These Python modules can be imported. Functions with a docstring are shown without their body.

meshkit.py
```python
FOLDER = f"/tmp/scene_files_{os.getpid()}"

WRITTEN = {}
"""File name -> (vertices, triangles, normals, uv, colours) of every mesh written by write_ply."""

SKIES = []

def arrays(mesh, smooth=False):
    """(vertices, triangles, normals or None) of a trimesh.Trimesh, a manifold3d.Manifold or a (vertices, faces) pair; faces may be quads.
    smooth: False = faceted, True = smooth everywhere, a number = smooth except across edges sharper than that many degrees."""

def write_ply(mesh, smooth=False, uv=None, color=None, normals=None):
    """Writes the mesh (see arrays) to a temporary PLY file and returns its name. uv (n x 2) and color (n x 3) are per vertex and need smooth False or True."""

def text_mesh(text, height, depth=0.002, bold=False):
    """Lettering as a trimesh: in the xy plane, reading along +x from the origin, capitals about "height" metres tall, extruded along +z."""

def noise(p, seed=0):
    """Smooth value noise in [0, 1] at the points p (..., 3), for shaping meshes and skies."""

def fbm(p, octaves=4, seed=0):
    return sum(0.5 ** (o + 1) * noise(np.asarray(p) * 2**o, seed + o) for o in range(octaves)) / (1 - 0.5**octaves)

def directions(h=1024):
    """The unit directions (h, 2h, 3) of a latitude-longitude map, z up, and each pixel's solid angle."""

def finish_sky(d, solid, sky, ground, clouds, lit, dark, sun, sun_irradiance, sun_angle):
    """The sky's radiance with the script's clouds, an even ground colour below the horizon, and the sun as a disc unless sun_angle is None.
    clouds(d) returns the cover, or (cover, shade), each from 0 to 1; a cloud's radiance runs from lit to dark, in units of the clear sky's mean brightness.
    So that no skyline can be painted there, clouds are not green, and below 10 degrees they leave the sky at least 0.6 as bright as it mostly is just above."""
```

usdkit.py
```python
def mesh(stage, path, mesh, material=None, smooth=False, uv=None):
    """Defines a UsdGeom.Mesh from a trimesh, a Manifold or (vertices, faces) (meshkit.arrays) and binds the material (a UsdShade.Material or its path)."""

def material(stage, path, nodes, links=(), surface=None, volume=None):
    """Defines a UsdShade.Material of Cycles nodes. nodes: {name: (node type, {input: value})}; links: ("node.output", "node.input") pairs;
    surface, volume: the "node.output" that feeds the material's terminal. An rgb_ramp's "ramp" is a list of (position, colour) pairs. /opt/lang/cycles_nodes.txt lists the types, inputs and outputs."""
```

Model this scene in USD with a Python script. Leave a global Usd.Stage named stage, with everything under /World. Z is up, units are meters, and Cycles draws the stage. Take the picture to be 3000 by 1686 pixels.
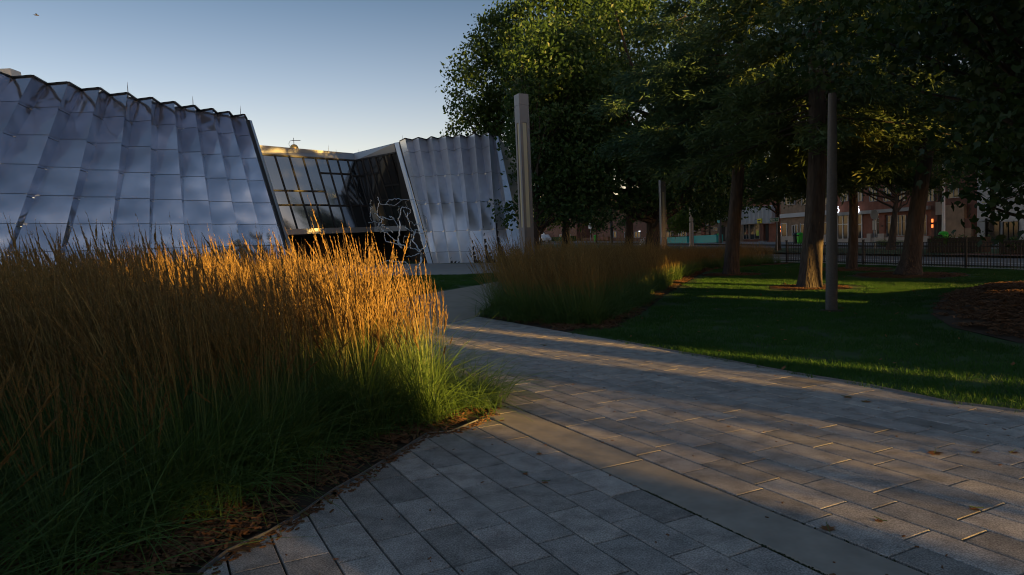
import math, numpy as np, trimesh, shapely, usdkit, meshkit
from shapely.geometry import Polygon, Point, box as sbox
from pxr import Usd, UsdGeom, UsdLux, UsdShade, Gf, Sdf, Vt

stage = Usd.Stage.CreateInMemory()
UsdGeom.SetStageUpAxis(stage, 'Z'); UsdGeom.SetStageMetersPerUnit(stage, 1.0)
UsdGeom.Xform.Define(stage, '/World'); UsdGeom.Scope.Define(stage, '/World/Looks')
RNG = np.random.default_rng
# ------------------------------------------------------------------ camera, sky, sun
EYE, PITCH, ROLL, FPX = 1.55, math.radians(3.2), math.radians(1.8), 2000.0
SUN_AZ, SUN_EL = math.radians(135.0), math.radians(7.0)
SKY_STRENGTH, SUN_INTENSITY, SUN_COLOR, EXPOSURE = 0.05, 1.25, (1.0, 0.56, 0.13), 1.85
cp, sp, cr, sr = math.cos(PITCH), math.sin(PITCH), math.cos(ROLL), math.sin(ROLL)
RM = np.array([[cr, sr, 0], [-sr, cr, 0], [0, 0, 1]]) @ np.array([[1, 0, 0], [0, -sp, -cp], [0, cp, -sp]])
cam = UsdGeom.Camera.Define(stage, '/World/camera')
cam.CreateHorizontalApertureAttr(36.0); cam.CreateVerticalApertureAttr(36.0 * 575 / 1024); cam.CreateFocalLengthAttr(24.0)
cam.CreateClippingRangeAttr(Gf.Vec2f(0.05, 5000)); cam.CreateExposureAttr(EXPOSURE)
cam.AddTransformOp().Set(Gf.Matrix4d(*RM[0], 0, *(-RM[1]), 0, *(-RM[2]), 0, 0, 0, EYE, 1))
S = np.array([math.sin(SUN_AZ) * math.cos(SUN_EL), math.cos(SUN_AZ) * math.cos(SUN_EL), math.sin(SUN_EL)])
sky = UsdLux.DomeLight.Define(stage, '/World/sky')
sky.GetPrim().SetCustomDataByKey('kind', 'structure')
skm = usdkit.material(stage, '/World/Looks/sky', {'s': ('sky_texture', dict(sky_type='single_scattering', sun_disc=False, sun_elevation=SUN_EL, sun_rotation=SUN_AZ, altitude=260.0, air_density=1.0, aerosol_density=1.0, ozone_density=1.0)),
    'tc': ('texture_coordinate', {}), 'xyz': ('separate_xyz', {}), 'hz': ('rgb_ramp', dict(ramp=[(0, (1.62, 1.24, 1.20)), (.08, (1.56, 1.18, 1.16)), (.15, (1.40, 1.10, 1.10)), (.23, (1.04, .90, .97)), (.34, (.60, .62, .73)), (.5, (.84, .84, .90)), (1, (1.0, 1.0, 1.0))])),
    'x': ('mix_color', dict(blend_type='multiply', fac=1.0, use_clamp=False)), 'b': ('background_shader', dict(strength=SKY_STRENGTH))},
    [('tc.generated', 'xyz.vector'), ('xyz.z', 'hz.fac'), ('s.color', 'x.a'), ('hz.color', 'x.b'), ('x.result', 'b.color')], surface='b.background')   # pale evening haze lies along the whole horizon
UsdShade.MaterialBindingAPI.Apply(sky.GetPrim()).Bind(skm)
sun = UsdLux.DistantLight.Define(stage, '/World/sun')
sun.CreateIntensityAttr(SUN_INTENSITY); sun.CreateAngleAttr(0.55); sun.CreateNormalizeAttr(True); sun.CreateColorAttr(Gf.Vec3f(*SUN_COLOR))
zx = np.cross([0, 0, 1], S); zx /= np.linalg.norm(zx); zy = np.cross(S, zx)
sun.AddTransformOp().Set(Gf.Matrix4d(*zx, 0, *zy, 0, *S, 0, 0, 0, 50, 1))

# ------------------------------------------------------------------ helpers
_used = {}
def numbered(parent, name):
    k = (parent, name); n = _used.get(k, -1) + 1; _used[k] = n
    return f'{parent}/{name}' if n == 0 else f'{parent}/{name}_{n:03d}'
def pth(p): return '/World' if p is None else str(p.GetPath()) if hasattr(p, 'GetPath') else p
def tag(o, label=None, cat=None, group=None, kind=None):
    o = o.GetPrim() if hasattr(o, 'GetPrim') else o
    for k, v in (('label', label), ('category', cat), ('group', group), ('kind', kind)):
        if v: o.SetCustomDataByKey(k, v)
    return o
def obj(name, mesh, mat, parent=None, smooth=False, **kw):
    p = usdkit.mesh(stage, numbered(pth(parent), name), mesh, mat, smooth=smooth).GetPrim()
    return tag(p, **kw) if kw else p
def thing(name, label, cat, loc=(0, 0, 0), rz=0, group=None, kind=None):
    x = UsdGeom.Xform.Define(stage, numbered('/World', name)); x.AddTranslateOp().Set(Gf.Vec3d(*map(float, loc)))
    if rz: x.AddRotateZOp().Set(math.degrees(rz))
    return tag(x.GetPrim(), label, cat, group, kind)
def copy_of(src, loc, rz=0, label=None, scale=None):
    x = UsdGeom.Xform.Define(stage, numbered('/World', src.GetName())); x.AddTranslateOp().Set(Gf.Vec3d(*map(float, loc)))
    x.AddRotateZOp().Set(math.degrees(rz))
    if scale: x.AddScaleOp().Set(Gf.Vec3f(*scale))
    p = x.GetPrim(); p.GetReferences().AddInternalReference(src.GetPath()); p.SetInstanceable(True)
    d = src.GetCustomData(); return tag(p, label or d.get('label'), d.get('category'), d.get('group'))
class MB:
    """collects pieces of ONE mesh"""
    def __init__(s): s.v, s.f, s.n = [], [], 0
    def add(s, v, f):
        v = np.asarray(v, float); f = np.asarray(f, int)
        if f.shape[1] == 4: f = np.vstack([f[:, [0, 1, 2]], f[:, [0, 2, 3]]])
        s.v.append(v); s.f.append(f + s.n); s.n += len(v); return s
    def box(s, c, d, rz=0, u=None):
        m = np.array([[x, y, z] for x in (-.5, .5) for y in (-.5, .5) for z in (-.5, .5)]) * d
        if rz: q = np.array([[math.cos(rz), -math.sin(rz), 0], [math.sin(rz), math.cos(rz), 0], [0, 0, 1]]); m = m @ q.T
        return s.add(m + np.asarray(c), [[0, 1, 3, 2], [4, 6, 7, 5], [0, 4, 5, 1], [2, 3, 7, 6], [0, 2, 6, 4], [1, 5, 7, 3]])
    def bar(s, a, b, w, h=None):
        a, b = np.asarray(a, float), np.asarray(b, float); t = b - a; t /= np.linalg.norm(t)
        x = np.cross(t, [0, 0, 1] if abs(t[2]) < .95 else [0, 1, 0]); x /= np.linalg.norm(x); y = np.cross(x, t); h = h or w
        m = [p + x * i * w / 2 + y * j * h / 2 for p in (a, b) for i, j in ((-1, -1), (1, -1), (1, 1), (-1, 1))]
        return s.add(m, [[0, 3, 2, 1], [4, 5, 6, 7], [0, 1, 5, 4], [1, 2, 6, 5], [2, 3, 7, 6], [3, 0, 4, 7]])
    def tube(s, pts, rad, sides=8, cap=True):
        p = np.asarray(pts, float); n = len(p); r = np.broadcast_to(rad, (n,))
        t = np.gradient(p, axis=0); t /= np.linalg.norm(t, axis=1, keepdims=True) + 1e-12
        ref = np.eye(3)[int(np.argmin(np.abs(t).max(0)))]
        a = np.cross(t, ref); a /= np.linalg.norm(a, axis=1, keepdims=True); b = np.cross(t, a)
        an = np.arange(sides) * 2 * np.pi / sides
        v = (p[:, None] + r[:, None, None] * (np.cos(an)[None, :, None] * a[:, None] + np.sin(an)[None, :, None] * b[:, None])).reshape(-1, 3)
        i, j = np.meshgrid(np.arange(n - 1), np.arange(sides), indexing='ij')
        f = np.stack([i * sides + j, i * sides + (j + 1) % sides, (i + 1) * sides + (j + 1) % sides, (i + 1) * sides + j], -1).reshape(-1, 4)
        s.add(v, f)
        if cap:
            for k, o in ((0, 1), (n - 1, -1)):
                c = s.n; ring = [k * sides + q for q in range(sides)]
                s.add(np.vstack([v[ring], p[k:k + 1]]), [[q, (q + 1) % sides, sides][::o] for q in range(sides)])
        return s
    def lathe(s, prof, c=(0, 0, 0), sides=16):
        prof = np.asarray(prof, float); n = len(prof); an = np.arange(sides) * 2 * np.pi / sides
        v = np.stack([prof[:, 0:1] * np.cos(an), prof[:, 0:1] * np.sin(an), np.repeat(prof[:, 1:2], sides, 1)], -1).reshape(-1, 3) + np.asarray(c)
        i, j = np.meshgrid(np.arange(n - 1), np.arange(sides), indexing='ij')
        return s.add(v, np.stack([i * sides + j, i * sides + (j + 1) % sides, (i + 1) * sides + (j + 1) % sides, (i + 1) * sides + j], -1).reshape(-1, 4))
    def quad(s, a, b, c, d): return s.add([a, b, c, d], [[0, 1, 2, 3]])
    def get(s): return np.vstack(s.v), np.vstack(s.f)
    def build(s, name, mat, parent=None, smooth=False, **kw): return obj(name, s.get(), mat, parent, smooth, **kw)

def zg(y):
    """height of the gently rising ground"""
    y = np.asarray(y, float)
    return np.where(y < 10, 0, np.where(y < 60, .018 * (y - 10), np.where(y < 170, .9 + .026 * (y - 60), 3.76)))
def ray(px, py): return RM.T @ np.array([(px - 1500) / FPX, (py - 843) / FPX, 1.0])
def at(px, py, dist):                     # photograph pixel (3000 wide) + distance in metres -> point
    d = ray(px, py); d = d / d[1] * dist; return np.array([d[0], dist, EYE + d[2]])
def atz(px, py, z):                       # pixel + height -> point
    d = ray(px, py); t = (z - EYE) / d[2]; return np.array([d[0] * t, d[1] * t, z])
def gnd(px, py):                          # pixel on the ground -> point
    d = ray(px, py); d = d / d[1]; ys = np.linspace(1, 170, 34000); i = int(np.argmax(EYE + d[2] * ys - zg(ys) < 0))
    return np.array([d[0] * ys[i], ys[i], float(zg(ys[i]))])
def sheet(poly, dz=0.0):
    """flat-lying sheet over the ground for a shapely polygon"""
    mb = MB()
    for y0, y1 in ((-900, 10), (10, 60), (60, 170), (170, 3000)):
        part = poly.intersection(sbox(-3000, y0, 3000, y1))
        for g in getattr(part, 'geoms', [part]):
            if g.is_empty or g.geom_type != 'Polygon' or g.area < 1e-4: continue
            v, f = trimesh.creation.triangulate_polygon(g, engine='earcut')
            f = np.array(f); a = v[f]; cr_ = (a[:, 1, 0] - a[:, 0, 0]) * (a[:, 2, 1] - a[:, 0, 1]) - (a[:, 1, 1] - a[:, 0, 1]) * (a[:, 2, 0] - a[:, 0, 0])
            f[cr_ < 0] = f[cr_ < 0][:, ::-1]
            mb.add(np.column_stack([v, zg(v[:, 1]) + dz]), f)
    return mb.get()
def inside(poly, n, rng, spacing=None):
    x0, y0, x1, y1 = poly.bounds
    if spacing:
        gx, gy = np.meshgrid(np.arange(x0, x1, spacing), np.arange(y0, y1, spacing)); p = np.stack([gx.ravel(), gy.ravel()], 1) + rng.uniform(-.45, .45, (gx.size, 2)) * spacing
    else: p = rng.uniform((x0, y0), (x1, y1), (n, 2))
    return p[shapely.contains_xy(poly, p[:, 0], p[:, 1])]
def instancer(name, protos, pos, rz, scale, idx, tilt=None, **kw):
    path = numbered('/World', name); pi = UsdGeom.PointInstancer.Define(stage, path)
    for k, parts in enumerate(protos):
        pp = f'{path}/clump_{k:03d}' if k else f'{path}/clump'; UsdGeom.Xform.Define(stage, pp)
        for nm, mesh, mat in parts: usdkit.mesh(stage, f'{pp}/{nm}', mesh, mat)
        pi.GetPrototypesRel().AddTarget(pp)
    n = len(pos); pi.CreateProtoIndicesAttr(Vt.IntArray.FromNumpy(np.asarray(idx, np.int32)))
    pi.CreatePositionsAttr(Vt.Vec3fArray.FromNumpy(np.asarray(pos, np.float32)))
    q = [Gf.Quath(float(math.cos(a / 2)), 0, 0, float(math.sin(a / 2))) for a in rz]
    pi.CreateOrientationsAttr(Vt.QuathArray(q))
    sc = np.asarray(scale, np.float32); sc = np.repeat(sc[:, None], 3, 1) if sc.ndim == 1 else sc
    pi.CreateScalesAttr(Vt.Vec3fArray.FromNumpy(sc)); return tag(pi.GetPrim(), **kw)

# ------------------------------------------------------------------ materials
M = {}
def mat(name, nodes, links, surface='p.BSDF'):
    M[name] = usdkit.material(stage, '/World/Looks/' + name, nodes, links, surface=surface); return M[name]
def plain(name, c, rough=.6, metal=0.0, var=.12, scale=6.0, bump=0.0, bscale=60.0, spec=.4, streak=None, dist=.01):
    """base colour with two octaves of mottling and optional fine relief"""
    c = np.array(c); lo, hi = c * (1 - var), c * (1 + var)
    nodes = {'g': ('geometry', {}), 'n': ('noise_texture', dict(scale=scale, detail=5.0, roughness=.6)), 'r': ('rgb_ramp', dict(ramp=[(.25, tuple(lo)), (.75, tuple(hi))])),
             'p': ('principled_bsdf', dict(roughness=rough, metallic=metal, specular_ior_level=spec))}
    links = [('g.position', 'n.vector'), ('n.fac', 'r.fac'), ('r.color', 'p.base_color')]
    if streak:
        nodes['m'] = ('mapping', dict(scale=streak)); links = [('g.position', 'm.vector'), ('m.vector', 'n.vector')] + links[1:]
    if bump:
        nodes['n2'] = ('noise_texture', dict(scale=bscale, detail=4.0)); nodes['b'] = ('bump', dict(strength=bump, distance=dist))
        links += [('m.vector' if streak else 'g.position', 'n2.vector'), ('n2.fac', 'b.height'), ('b.normal', 'p.normal')]
    return mat(name, nodes, links)
def leafy(name, cols, transl=.35, rough=.5, clump=.9):
    """leaves / blades: colour varies from leaf to leaf and from clump to clump; some light passes through"""
    k = np.linspace(0, 1, len(cols))
    nodes = {'g': ('geometry', {}), 'n': ('noise_texture', dict(scale=clump, detail=2.0)), 'a': ('math', dict(math_type='multiply_add', value2=.55, value3=0.0)),
             'c': ('math', dict(math_type='multiply_add', value2=.9)), 'r': ('rgb_ramp', dict(ramp=[(float(a), tuple(b)) for a, b in zip(k, cols)])),
             'p': ('principled_bsdf', dict(roughness=rough, specular_ior_level=.3)), 't': ('translucent_bsdf', {}), 'm': ('mix_closure', dict(fac=transl))}
    links = [('g.position', 'n.vector'), ('g.random_per_island', 'a.value1'), ('n.fac', 'c.value1'), ('c.value', 'a.value3')]
    nodes['c'] = ('math', dict(math_type='multiply_add', value2=.9, value3=-.22))
    links += [('a.value', 'r.fac'), ('r.color', 'p.base_color'), ('r.color', 't.color'), ('p.BSDF', 'm.closure1'), ('t.BSDF', 'm.closure2')]
    return mat(name, nodes, links, 'm.closure')
def island(name, cols, rough=.75, scale=5.5, bump=.4, bscale=110.0, speck=.38):
    """stone-like pieces: tone differs per piece, mottled within"""
    k = np.linspace(0, 1, len(cols))
    nodes = {'g': ('geometry', {}), 'o': ('object_info', {}), 's': ('math', dict(math_type='add')), 'w': ('math', dict(math_type='fraction')),
             'r': ('rgb_ramp', dict(ramp=[(float(a), tuple(b)) for a, b in zip(k, cols)])),
             'n': ('noise_texture', dict(scale=scale, detail=6.0, roughness=.7)), 'nr': ('rgb_ramp', dict(ramp=[(.28, (.50,) * 3), (.5, (.95, .95, .95)), (.72, (1.3,) * 3)])),
             'n2': ('noise_texture', dict(scale=bscale, detail=3.0)), 'nr2': ('rgb_ramp', dict(ramp=[(.35, (1 - speck,) * 3), (.68, (1 + speck * 1.4,) * 3)])),
             'x': ('mix_color', dict(blend_type='multiply', fac=1.0, use_clamp=False)), 'x2': ('mix_color', dict(blend_type='multiply', fac=1.0, use_clamp=False)),
             'b': ('bump', dict(strength=bump, distance=.004)), 'p': ('principled_bsdf', dict(roughness=rough, specular_ior_level=.35))}
    links = [('g.random_per_island', 's.value1'), ('o.random', 's.value2'), ('s.value', 'w.value1'), ('w.value', 'r.fac'), ('g.position', 'n.vector'), ('g.position', 'n2.vector'),
             ('n.fac', 'nr.fac'), ('n2.fac', 'nr2.fac'), ('r.color', 'x.a'), ('nr.color', 'x.b'), ('x.result', 'x2.a'), ('nr2.color', 'x2.b'), ('x2.result', 'p.base_color'), ('n2.fac', 'b.height'), ('b.normal', 'p.normal')]
    return mat(name, nodes, links)

island('paver', [(.205, .192, .18), (.30, .28, .26), (.385, .355, .33), (.25, .24, .23), (.335, .305, .285)])
plain('joint_sand', (.022, .02, .017), .95, var=.4, scale=30)
plain('band_concrete', (.27, .25, .22), .85, var=.22, scale=5, bump=.3, bscale=220)
plain('tan_concrete', (.30, .25, .20), .85, var=.1, scale=1.5, bump=.2, bscale=80)
plain('grey_concrete', (.27, .265, .26), .85, var=.1, scale=1.2, bump=.2, bscale=80)
plain('asphalt', (.12, .118, .116), .9, var=.15, scale=1.5, bump=.3, bscale=120)
plain('road_paint', (.75, .75, .72), .7, var=.06)
plain('soil', (.045, .03, .02), .95, var=.4, scale=14)
plain('turf', (.026, .06, .014), .95, var=.45, scale=1.3)
plain('far_ground', (.05, .065, .03), .95, var=.3, scale=.3)
plain('moss', (.022, .032, .010), .95, var=.5, scale=40)
plain('granite_rock', (.27, .29, .31), .7, var=.35, scale=18, bump=.6, bscale=40)
leafy('lawn_blade', [(.026, .08, .012), (.045, .125, .018), (.075, .165, .026), (.13, .19, .04)], .3, .55, .35)
leafy('reed_plume', [(.16, .098, .037), (.27, .172, .058), (.42, .285, .095), (.64, .47, .19)], .4, .6, .8)
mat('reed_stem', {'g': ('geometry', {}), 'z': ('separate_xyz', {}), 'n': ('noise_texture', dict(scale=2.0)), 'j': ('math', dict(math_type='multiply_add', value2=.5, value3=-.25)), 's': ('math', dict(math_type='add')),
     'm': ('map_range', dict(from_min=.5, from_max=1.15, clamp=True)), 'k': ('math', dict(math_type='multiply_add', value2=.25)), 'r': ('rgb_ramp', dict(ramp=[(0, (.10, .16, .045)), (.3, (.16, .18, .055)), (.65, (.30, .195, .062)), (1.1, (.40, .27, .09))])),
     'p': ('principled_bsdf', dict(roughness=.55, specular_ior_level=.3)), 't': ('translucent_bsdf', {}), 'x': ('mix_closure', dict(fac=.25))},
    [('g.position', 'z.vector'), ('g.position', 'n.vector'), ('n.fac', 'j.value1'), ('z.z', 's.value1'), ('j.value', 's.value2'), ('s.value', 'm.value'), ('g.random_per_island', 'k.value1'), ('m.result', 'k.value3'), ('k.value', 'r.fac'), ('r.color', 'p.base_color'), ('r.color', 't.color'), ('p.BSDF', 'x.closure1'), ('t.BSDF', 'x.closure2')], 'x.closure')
leafy('reed_blade', [(.06, .125, .03), (.10, .18, .04), (.16, .235, .055), (.32, .27, .10)], .35, .5, .8)
leafy('mulch_chip', [(.08, .042, .022), (.16, .08, .04), (.25, .135, .068), (.38, .23, .13)], .0, .85, 3.0)
leafy('dry_leaf', [(.16, .07, .03), (.28, .13, .05), (.38, .20, .07)], .25, .7, 3.0)
leafy('oak_leaf', [(.025, .06, .017), (.045, .092, .024), (.075, .125, .028), (.22, .19, .035)], .35, .45, .5)
leafy('beech_leaf', [(.03, .068, .017), (.055, .105, .024), (.10, .14, .03), (.26, .21, .035)], .4, .45, .4)
leafy('maple_leaf', [(.016, .036, .010), (.03, .06, .014), (.048, .09, .02), (.085, .125, .025)], .35, .5, .6)
leafy('pine_needle', [(.04, .075, .026), (.075, .115, .033), (.20, .19, .04), (.40, .29, .05)], .25, .55, .6)
leafy('spruce_needle', [(.03, .078, .042), (.055, .11, .05), (.12, .155, .055), (.34, .27, .06)], .2, .55, .6)
leafy('lime_leaf', [(.06, .10, .015), (.11, .16, .02), (.18, .22, .03), (.26, .26, .04)], .5, .45, .8)
plain('bark_pine', (.048, .039, .034), .95, var=.65, scale=11, bump=1.0, bscale=20, streak=(1, 1, .2), dist=.06)
plain('bark_dark', (.04, .033, .028), .95, var=.5, scale=6, bump=1.0, bscale=14, streak=(1, 1, .2), dist=.05)
def steel(name, c, rough, wav, metal):
    mat(name, {'g': ('geometry', {}), 'n': ('noise_texture', dict(scale=.75, detail=1.0)), 'b': ('bump', dict(strength=wav, distance=.34)),
        'n2': ('noise_texture', dict(scale=2.2, detail=4.0)), 'r': ('rgb_ramp', dict(ramp=[(.3, tuple(np.array(c) * .92)), (.7, tuple(np.array(c) * 1.06))])),
        'p': ('principled_bsdf', dict(metallic=metal, roughness=rough))},
        [('g.position', 'n.vector'), ('n.fac', 'b.height'), ('b.normal', 'p.normal'), ('g.position', 'n2.vector'), ('n2.fac', 'r.fac'), ('r.color', 'p.base_color')])
for k, (c, r) in enumerate((((.42, .46, .56), .08), ((.38, .42, .52), .12), ((.46, .50, .60), .07))): steel(f'panel_steel_{k}', c, r, .6, .8)
for k, (c, r) in enumerate((((.52, .57, .66), .34), ((.49, .54, .63), .38), ((.55, .60, .69), .31))): steel(f'pale_steel_{k}', c, r, .03, .72)
plain('fascia_steel', (.30, .32, .35), .42, .7, var=.06, scale=1.5)
plain('dark_frame', (.02, .021, .024), .5, .3)
plain('seam_backing', (.03, .032, .036), .8)
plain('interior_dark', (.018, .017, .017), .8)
mat('facade_glass', {'p': ('principled_bsdf', dict(base_color=(.19, .215, .245), roughness=.07, metallic=.95))}, [])
mat('dark_glass', {'p': ('principled_bsdf', dict(base_color=(.035, .038, .044), roughness=.06, specular_ior_level=.8, metallic=.25))}, [])
mat('shop_glass', {'p': ('principled_bsdf', dict(base_color=(.02, .024, .028), roughness=.06, specular_ior_level=.6))}, [])
mat('sculpture_steel', {'p': ('principled_bsdf', dict(base_color=(.62, .63, .66), metallic=1.0, roughness=.22))}, [])
plain('lamp_shaft', (.21, .215, .23), .45, .55, var=.05, scale=3)
plain('lamp_lens', (.46, .45, .33), .35, var=.06, scale=2)
plain('pole_concrete', (.088, .083, .080), .9, var=.2, scale=30, bump=.4, bscale=150)
plain('black_iron', (.012, .012, .013), .5, .2)
plain('white_paint', (.62, .63, .65), .5, var=.06)
plain('grey_paint', (.36, .38, .42), .55, .2, var=.06)
plain('sign_green', (.01, .15, .09), .45, var=.05)
plain('sign_white', (.72, .73, .74), .5, var=.03)
plain('sign_dark', (.025, .028, .036), .5, var=.05)
plain('sign_yellow', (.62, .56, .03), .5, var=.05)
plain('poster_green', (.38, .46, .05), .5, var=.1)
plain('bin_green', (.035, .42, .03), .4, var=.05)
plain('bin_dark', (.02, .022, .03), .5)
plain('teal_paint', (.02, .33, .33), .5, var=.06)
plain('brick_red', (.19, .075, .05), .9, var=.3, scale=2.5, bump=.4, bscale=14)
plain('brick_brown', (.13, .06, .045), .9, var=.3, scale=2.5, bump=.4, bscale=14)
plain('brick_tan', (.24, .165, .115), .9, var=.25, scale=2.5, bump=.4, bscale=14)
plain('stone_pale', (.34, .30, .27), .85, var=.12, scale=2)
plain('siding_white', (.42, .43, .46), .7, var=.06, scale=1)
plain('roof_dark', (.06, .055, .055), .9, var=.2)
plain('car_white', (.55, .56, .6), .3, var=.02)
plain('tyre', (.015, .015, .016), .8)
plain('bird_dark', (.02, .02, .024), .7)
plain('brass', (.75, .50, .16), .3, .9, var=.05)
plain('box_white', (.74, .72, .66), .5, var=.03)
def glow(name, c, s): mat(name, {'e': ('emission', dict(color=c, strength=s))}, [], 'e.emission')
glow('orange_lamp', (1.0, .22, .05), .55); glow('ring_lamp', (.85, .9, 1.0), .55); glow('tail_lamp', (1.0, .08, .05), .5)

# ------------------------------------------------------------------ the setting: ground, paths, beds, street
UV = (np.array([math.sin(math.radians(-27.66)), math.cos(math.radians(-27.66))]), np.array([math.cos(math.radians(-27.66)), -math.sin(math.radians(-27.66))]))
def uv(u, v): return UV[0] * u + UV[1] * v
bedL = [(-1.587, 3.275), (-1.547, 3.517), (-1.408, 3.755), (-1.296, 4.063), (-1.215, 4.407), (-1.097, 4.700), (-.975, 5.071), (-.756, 5.751), (-.562, 5.772), (-.348, 6.129), (-.210, 6.72)]
pathR = [(-.759, 15.036), (.417, 13.08), (.937, 12.2), (1.687, 11.03), (2.242, 9.98), (2.713, 9.07), (3.252, 7.918), (3.72, 7.124), (4.026, 6.29), (4.411, 5.852), (5.3, 4.9), (6.9, 3.0), (9.5, -1.0), (11.5, -5)]
path_poly = Polygon([(-2.4, -5), (-1.95, 1.0), (-1.75, 2.4)] + bedL + [(-2.76, 11.6)] + pathR)
tan_poly = Polygon([(-.759, 15.036), (-2.76, 11.6), (-5.2, 16.2), (-2.7, 21.76), (-.829, 26.06), (-.3, 27.4), (.2, 26.0), (-.35, 20.0)])
bed_left = Polygon(bedL + [(-2.76, 11.6), (-5.2, 16.2), (-8.5, 16.6), (-10.5, 14.0), (-9.5, 9.5), (-6.5, 4.0), (-5, .5), (-4, -5), (-2.4, -5), (-1.95, 1.0), (-1.75, 2.4)])
bed_right = Polygon([(-.759, 15.036), (.417, 13.08), (.937, 12.2), (1.77, 12.32), (2.79, 14.71), (4.2, 18.7), (6.15, 23.69), (8.21, 28.94), (9.68, 31.1), (12.6, 32.6), (14.2, 33.8), (12.6, 36.3), (7.5, 35.0), (3.5, 30.0), (.2, 26.0), (-.35, 20.0)])
mulch_ring = Polygon([(7.15, 9.6), (7.3, 11.3), (8.0, 13.0), (8.9, 14.3), (10.2, 16.1), (11.9, 17.4), (13.6, 17.9), (15.8, 17.3), (17.2, 14.5), (17.0, 11.0), (14.6, 8.6), (11.2, 7.8), (8.6, 8.2)]).buffer(.6).buffer(-.6)
def mound(x, y):
    e = shapely.distance(shapely.points(np.asarray(x, float), np.asarray(y, float)), mulch_ring.exterior)
    return np.minimum(.42 * np.clip(1 - (np.hypot((np.asarray(x) - 12.2) / 1.08, np.asarray(y) - 12.9) / 5.4) ** 2, 0, 1), .30 * e)
TREES = dict(a=gnd(2143, 805), b=gnd(2372, 843), c=gnd(2495, 790), d=gnd(2661, 807))
rings = [Point(p[0], p[1]).buffer(r).simplify(.05) for p, r in ((TREES['a'], 1.15), (TREES['b'], 1.1), (TREES['c'], 1.5), (TREES['d'], 1.75))]
NS, TS = np.array([.938, .347]), np.array([-.347, .938])       # street: across, along
def st(off, along): return NS * off + TS * along
def strip(o0, o1, a0=-45, a1=170): return Polygon([st(o0, a0), st(o1, a0), st(o1, a1), st(o0, a1)])
kerb_fence, verge, road, median, road2, walk2 = strip(25.15, 25.6, -45, 60), strip(25.6, 27.6), strip(27.75, 35.5), strip(35.65, 44.0), strip(44.15, 50.5), strip(50.65, 57.6)
side_walk = Polygon([(-9.5, 34.0), (-2.2, 33.0), (3.5, 33.5), (9, 38), (13, 44), (8, 47.8), (-.2, 46.0), (-4.4, 48.3), (-6.1, 49.8), (-14, 50.4), (-16, 46), (-10, 38.5)])
far = sbox(-900, -300, 900, 1800)
obj('ground', sheet(far, -.14), M['far_ground'], kind='structure')
hard = shapely.union_all([path_poly, tan_poly, bed_left, bed_right, mulch_ring, side_walk] + rings)
campus = Polygon([(-60, -30), st(25.15, -45), st(25.15, 60), (-60, 78)])
obj('lawn', sheet(campus.difference(hard), 0.0), M['turf'], kind='structure')
obj('tan_concrete_path', sheet(tan_poly, .004), M['tan_concrete'], kind='structure')
obj('sidewalk', sheet(side_walk, .004), M['grey_concrete'], kind='structure')
obj('mulch_bed', sheet(bed_left, -.012), M['soil'], kind='structure')
obj('mulch_bed', sheet(bed_right, -.012), M['soil'], kind='structure')
mp = inside(mulch_ring, 0, RNG(2), .55); mc = np.array(mulch_ring.exterior.segmentize(.5).coords)[:-1]; mp = np.vstack([mc, mp[[mulch_ring.buffer(-.2).contains(Point(q)) for q in mp]]])
from scipy.spatial import Delaunay
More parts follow.
